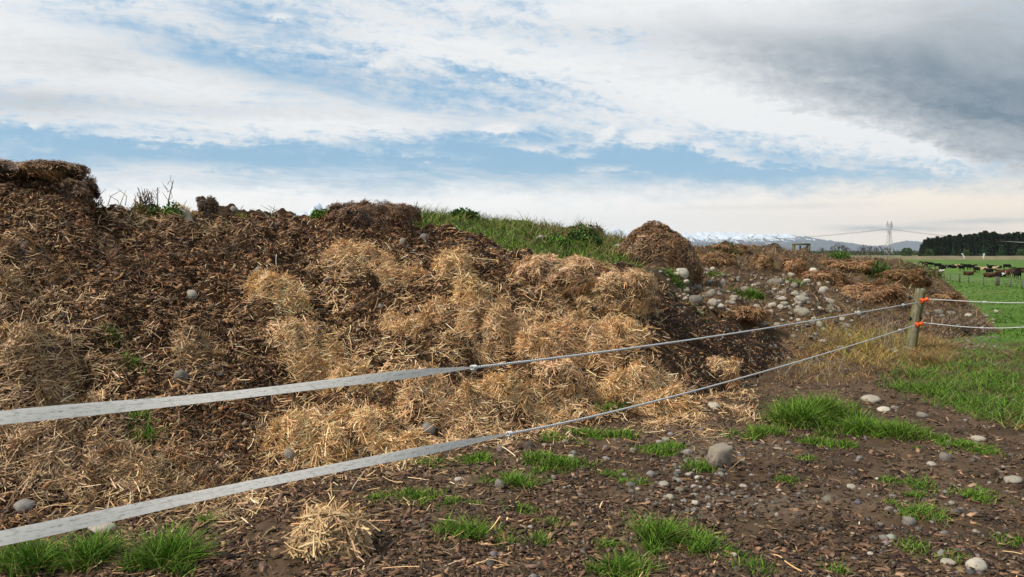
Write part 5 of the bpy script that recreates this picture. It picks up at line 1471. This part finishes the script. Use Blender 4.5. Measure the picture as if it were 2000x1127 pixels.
# bare trees
def bare_meshes(seed, h=12):
    rd = random.Random(seed); A = Acc(); T = Acc()
    def br(p, d, l, r, depth):
        q = p + d * l
        (T if depth == 0 else A).tube([p, q], [r, r * .7], (.09, .075, .065), 4, False)
        if depth >= 4: return
        for i in range(3 if depth else 6):
            nd = (d + Vector((rd.uniform(-.75, .75), rd.uniform(-.75, .75), rd.uniform(-.1, .5))) * (.8 if depth else .9)).normalized()
            br(p.lerp(q, rd.uniform(.6, 1)), nd, l * rd.uniform(.55, .8), max(r * .6, .055), depth + 1)
    br(Vector((0, 0, -.3)), Vector((0, 0, 1)), h * .36, h * .02, 0)
    return A.build('crown', M_needle, link=False), T.build('trunk', M_bark, link=False)
BARE = [bare_meshes(s) for s in range(4)]
BN = ['first', 'second', 'third', 'fourth', 'fifth', 'sixth', 'seventh', 'eighth', 'ninth', 'tenth', 'eleventh']
for i, (px, topy) in enumerate([(1604, 479), (1626, 477), (1636, 474), (1646, 474), (1655, 478), (1680, 480), (1688, 477), (1699, 476), (1709, 478), (1724, 479), (1739, 480)]):
    y = 700; x = (px - 1000) / F * y; s = (zof(topy, y) - FZ) / 11.0
    tree('bare_tree', BARE[i % 4], (x, y, FZ), random.uniform(0, 6), (s * 1.05, s * 1.05, s), f'bare winter tree before the mountains, {BN[i]} from the left in its line', 'line of bare trees before the mountains')
# far shelterbelt (one mass)
A = Acc(); n = 9000
px = RNG.uniform(1340, 1830, n); y = RNG.uniform(900, 960, n); x = (px - 1000) / F * y
hh = 4.2 * (1 + .5 * fbm(x / 18, y * 0, 3)); z = FZ + hh * RNG.random(n)
d = nrm(RNG.normal(0, 1, (n, 3))); s = nrm(np.cross(d, RNG.normal(0, 1, (n, 3))))
blades(A, np.stack([x, y, z], -1), d, s, RNG.uniform(.8, 2.2, n), RNG.uniform(.6, 1.4, n), RNG.normal(0, .2, (n, 3)), pick([(.06, .075, .035), (.04, .055, .028), (.08, .08, .05)], n), 2, [.5, 1, .2])
tag(A.build('hedge', M_needle), 'low grey green shelterbelt far behind the bare trees', 'hedge', kind='stuff')

# pylon and lines
M_steel = material('galvanised_steel', (.50, .50, .48), .5, .4, metal=.2)
def pylon():
    y = 900; x = (1737 - 1000) / F * y
    root = empty('pylon', (x, y, FZ), .35)
    H = zof(429, y) - FZ; u = H / 68.0; t = .17
    def bar(A, a, b, r=t): A.tube([a, b], r, (.5, .5, .48), 4)
    def half(z):   # half width at height
        return float(np.interp(z / H, [0, .60, .76, .84], [7.2 * u, 2.7 * u, 6.2 * u, 6.8 * u]))
    lv = [0, .16, .30, .42, .52, .60]
    for sx in (-1, 1):
        for sy in (-1, 1):
            A = Acc(); pts = [(sx * half(H * k), sy * half(H * k) * .8, H * k) for k in (0, .60)]
            A.tube(pts, t * 1.25, (.5, .5, .48), 4); A.build('leg', M_steel, root)
    A = Acc()
    for a, b in zip(lv, lv[1:]):
        wa, wb = half(H * a), half(H * b)
        for q in range(4):
            ca = [(-1, -1), (1, -1), (1, 1), (-1, 1)]; (x1, y1), (x2, y2) = ca[q], ca[(q + 1) % 4]
            bar(A, (x1 * wa, y1 * wa * .8, H * a), (x2 * wb, y2 * wb * .8, H * b), t * .8)
            bar(A, (x2 * wa, y2 * wa * .8, H * a), (x1 * wb, y1 * wb * .8, H * b), t * .8)
            bar(A, (x1 * wb, y1 * wb * .8, H * b), (x2 * wb, y2 * wb * .8, H * b), t * .8)
    A.build('lattice', M_steel, root)
    w = half(H * .6)
    for sx in (-1, 1):   # splayed necks and horns
        A = Acc()
        for sy in (-1, 1):
            bar(A, (sx * w, sy * w * .8, H * .6), (sx * 6.6 * u, sy * .9 * u, H * .80)); bar(A, (sx * w * .2, sy * w * .5, H * .6), (sx * 4.4 * u, sy * .9 * u, H * .80))
            bar(A, (sx * 6.6 * u, sy * .9 * u, H * .80), (sx * 4.6 * u, 0, H)); bar(A, (sx * 3.2 * u, sy * .9 * u, H * .84), (sx * 4.6 * u, 0, H))
        for k in range(3): bar(A, (sx * (w + (6.6 * u - w) * k / 3), -.9 * u, H * (.6 + .2 * k / 3)), (sx * (w * .2 + 4.2 * u * (k + 1) / 3), .9 * u, H * (.6 + .2 * (k + 1) / 3)), t * .8)
        A.build('horn', M_steel, root)
    A = Acc()
    for sy in (-1, 1):
        for zz in (.80, .86): bar(A, (-6.8 * u, sy * .9 * u, H * zz), (6.8 * u, sy * .9 * u, H * zz))
    for k in range(7):
        a = -6.8 * u + 13.6 * u * k / 6
        bar(A, (a, -.9 * u, H * .80), (a + (2.2 * u if k < 6 else 0), -.9 * u, H * .86), t * .8); bar(A, (a, .9 * u, H * .86), (a, -.9 * u, H * .80), t * .8)
    A.build('crossarm', M_steel, root)
    for k in (-6.4, 0, 6.4):
        A = Acc(); A.tube([(k * u, 0, H * .80), (k * u, 0, H * .74)], .18, (.3, .3, .3), 6); A.build('insulator_string', M_steel, root)
    tag(root, 'tall lattice steel power pylon with two horned peaks', 'pylon')
    for k, nm in ((-6.4, 'left'), (0, 'middle'), (6.4, 'right')):
        A = Acc(); p0 = Vector((x + k * u, y, FZ + H * .74))
        e1 = Vector(((1380 - 1000) / F * 1900 + k * 3, 1900, zof(466, 1900))); e2 = Vector(((2140 - 1000) / F * 480 + k * 1.2, 480 + k, zof(482, 480)))
        for e in (e1, e2):
            pts = [p0.lerp(e, q) - p0 - Vector((0, 0, (7 if e is e1 else 2) * 4 * q * (1 - q))) for q in np.linspace(0, 1, 16)]
            A.tube(pts, .09 if e is e2 else .12, (.3, .3, .3), 4)
        o = A.build('power_line', M_wire); o.location = p0
        tag(o, f'thin power cable hung from the {nm} insulator string of the pylon', 'power line', 'cables strung from the pylon')
pylon()

# sprinklers throwing water in the far paddock
M_spray = bpy.data.materials.new('water_spray'); M_spray.use_nodes = True
_n = M_spray.node_tree; _p = _n.nodes['Principled BSDF']; _p.inputs['Base Color'].default_value = (.85, .87, .9, 1); _p.inputs['Alpha'].default_value = .45
for px, py, lean, lab in ((1884, 507, -.35, 'slanting white jet of a sprinkler in the far paddock'), (1921, 508, .05, 'upright white jet of a sprinkler in the far paddock')):
    y = 420; x = (px - 1000) / F * y
    root = empty('sprinkler', (x, y, FZ))
    A = Acc(); A.tube([(0, 0, 0), (0, 0, .9)], .06, (.3, .3, .3), 6); A.build('stand', M_steel, root)
    A = Acc(); n = 150; t = RNG.random(n)
    P = np.stack([lean * 4.2 * t + RNG.normal(0, .06 + .16 * t, n), RNG.normal(0, .3, n), .9 + 3.6 * t - 1.2 * t * t], -1)
    blades(A, P, nrm(RNG.normal(0, .3, (n, 3)) + np.array([0, 0, 1])), nrm(RNG.normal(0, 1, (n, 3))), np.full(n, .35), np.full(n, .16), np.zeros((n, 3)), np.full((n, 3), .9), 1)
    A.build('spray', M_spray, root)
    tag(root, lab, 'sprinkler', 'sprinklers in the far paddock')

# wooden frame on the skyline behind the rough heap
def wooden_frame():
    y = 26.; root = empty('wooden_frame', tuple(P3(1565, 491, y)))
    o = root.location; s = y / F; c = (.12, .11, .055)
    A = Acc(); A.box((0, 0, 14 * s), (34 * s, .10, 3.6 * s), c); A.build('beam', M_post, root)
    for sx in (-1, 1):
        A = Acc(); A.box((sx * 14.6 * s, .02, 1 * s), (4.4 * s, .12, 22 * s), c); A.build('upright', M_post, root)
    A = Acc(); A.tube([(2 * s, .01, 2 * s), (13 * s, .01, 11 * s)], .03, (.2, .18, .13), 6); A.build('brace', M_post, root)
    A = Acc(); A.box((-1.5 * s, .03, 4 * s), (2.6 * s, .05, 15 * s), (.2, .18, .14)); A.build('inner_board', M_post, root)
    tag(root, 'mossy wooden timber frame poking above the rough brown heap', 'frame')
wooden_frame()
for px, lab in ((1207, 'thin old fence post tip on the skyline left of the hay heap'), (1240, 'thick old fence post tip on the skyline touching the hay heap')):
    y = 26.; p = P3(px, 474, y); A = Acc(); w = .06 if px == 1207 else .16
    A.box((0, 0, -.1), (w, w, .62 if px == 1207 else .52), (.16, .12, .09))
    A.tube([(-w * .3, 0, .2), (w * .35, 0, .24 if px == 1207 else .18)], w * .3, (.14, .1, .08), 6)
    o = A.build('skyline_post', M_wood); o.location = p; tag(o, lab, 'post')

# mountains
def mountains():
    env = [(-200, 470), (300, 440), (560, 430), (600, 414), (625, 405), (655, 412), (720, 430), (900, 445), (1200, 452), (1340, 459), (1365, 457), (1400, 456), (1440, 457), (1470, 455), (1500, 458), (1530, 461), (1560, 463), (1600, 469), (1640, 474), (1670, 484), (1700, 488), (1745, 482), (1765, 472), (1790, 474), (1830, 480), (1900, 478), (2200, 470), (2600, 480)]
    pxs = np.linspace(-200, 2600, 900); D = np.linspace(-2400, 2400, 60)
    P, Dg = np.meshgrid(pxs, D, indexing='ij')
    y0 = 15000
    y = y0 + Dg; x = (P - 1000) / F * y0
    e = np.interp(P, [a for a, _ in env], [b for _, b in env]); top = (HZ - e) / F * y0
    prof = np.clip(1 - np.abs(Dg) / 2400, 0, 1)
    wx = x + 250 * fbm(x / 700, y / 700, 3)
    rid = (1 - np.abs(perlin(wx / 620, y / 1500)) * 1.5) * .6 + (1 - np.abs(perlin(wx / 240 + 9, y / 600)) * 1.5) * .36 + (1 - np.abs(perlin(wx / 110 + 3, y / 260)) * 1.5) * .26
    z = FZ + top * prof ** .75 * (.50 + .62 * rid)
    idx = np.arange(P.size).reshape(P.shape)
    Fq = np.stack([idx[:-1, :-1], idx[1:, :-1], idx[1:, 1:], idx[:-1, 1:]], -1).reshape(-1, 4)
    m = bpy.data.materials.new('snowy_rock'); m.use_nodes = True; X.tree = m.node_tree; nt = X.tree
    g = nt.nodes.new('ShaderNodeNewGeometry'); sp = nt.nodes.new('ShaderNodeSeparateXYZ'); nt.links.new(g.outputs['Position'], sp.inputs[0])
    z_, x_ = X(sp.outputs[2]), X(sp.outputs[0])
    nz = noise(X(g.outputs['Position']), .0035, 7, .65)
    line = smooth(x_, 4400, 5600) * 70 + 195
    n2 = noise(comb(x_ * 1.0, z_ * 0.35, 0.), .016, 5, .7)  # streaks painted into the snow to make up for weak slope shading
    f = smooth(z_ + (nz - .5) * 300 + (n2 - .5) * 560 - line, -18, 18)
    nt.links.new(mixc(f, (.085, .10, .12), (.58, .64, .72)).s, nt.nodes['Principled BSDF'].inputs['Base Color'])
    nt.nodes['Principled BSDF'].inputs['Roughness'].default_value = .9
    o = mesh_np('mountains', np.stack([x, y, z], -1).reshape(-1, 3), [Fq], None, m, True)
    tag(o, kind='structure')
mountains()

# ------------------------------------------------------------------ haze: the air itself
def haze():
    A = Acc(); lo, hi = -6.0, 900.0
    A.box((0, 0, (lo + hi) / 2), (42000, 42000, hi - lo), (1, 1, 1))
    m = bpy.data.materials.new('air'); m.use_nodes = True; nt = m.node_tree; nt.nodes.clear()
    v = nt.nodes.new('ShaderNodeVolumePrincipled'); v.inputs['Color'].default_value = (.80, .90, 1.0, 1); v.inputs['Density'].default_value = 3.2e-5; v.inputs['Anisotropy'].default_value = 0.2
    out = nt.nodes.new('ShaderNodeOutputMaterial'); nt.links.new(v.outputs[0], out.inputs['Volume'])
    o = A.build('haze', m); tag(o, kind='stuff', label='pale blue air fading the far mountains', cat='haze')
haze()
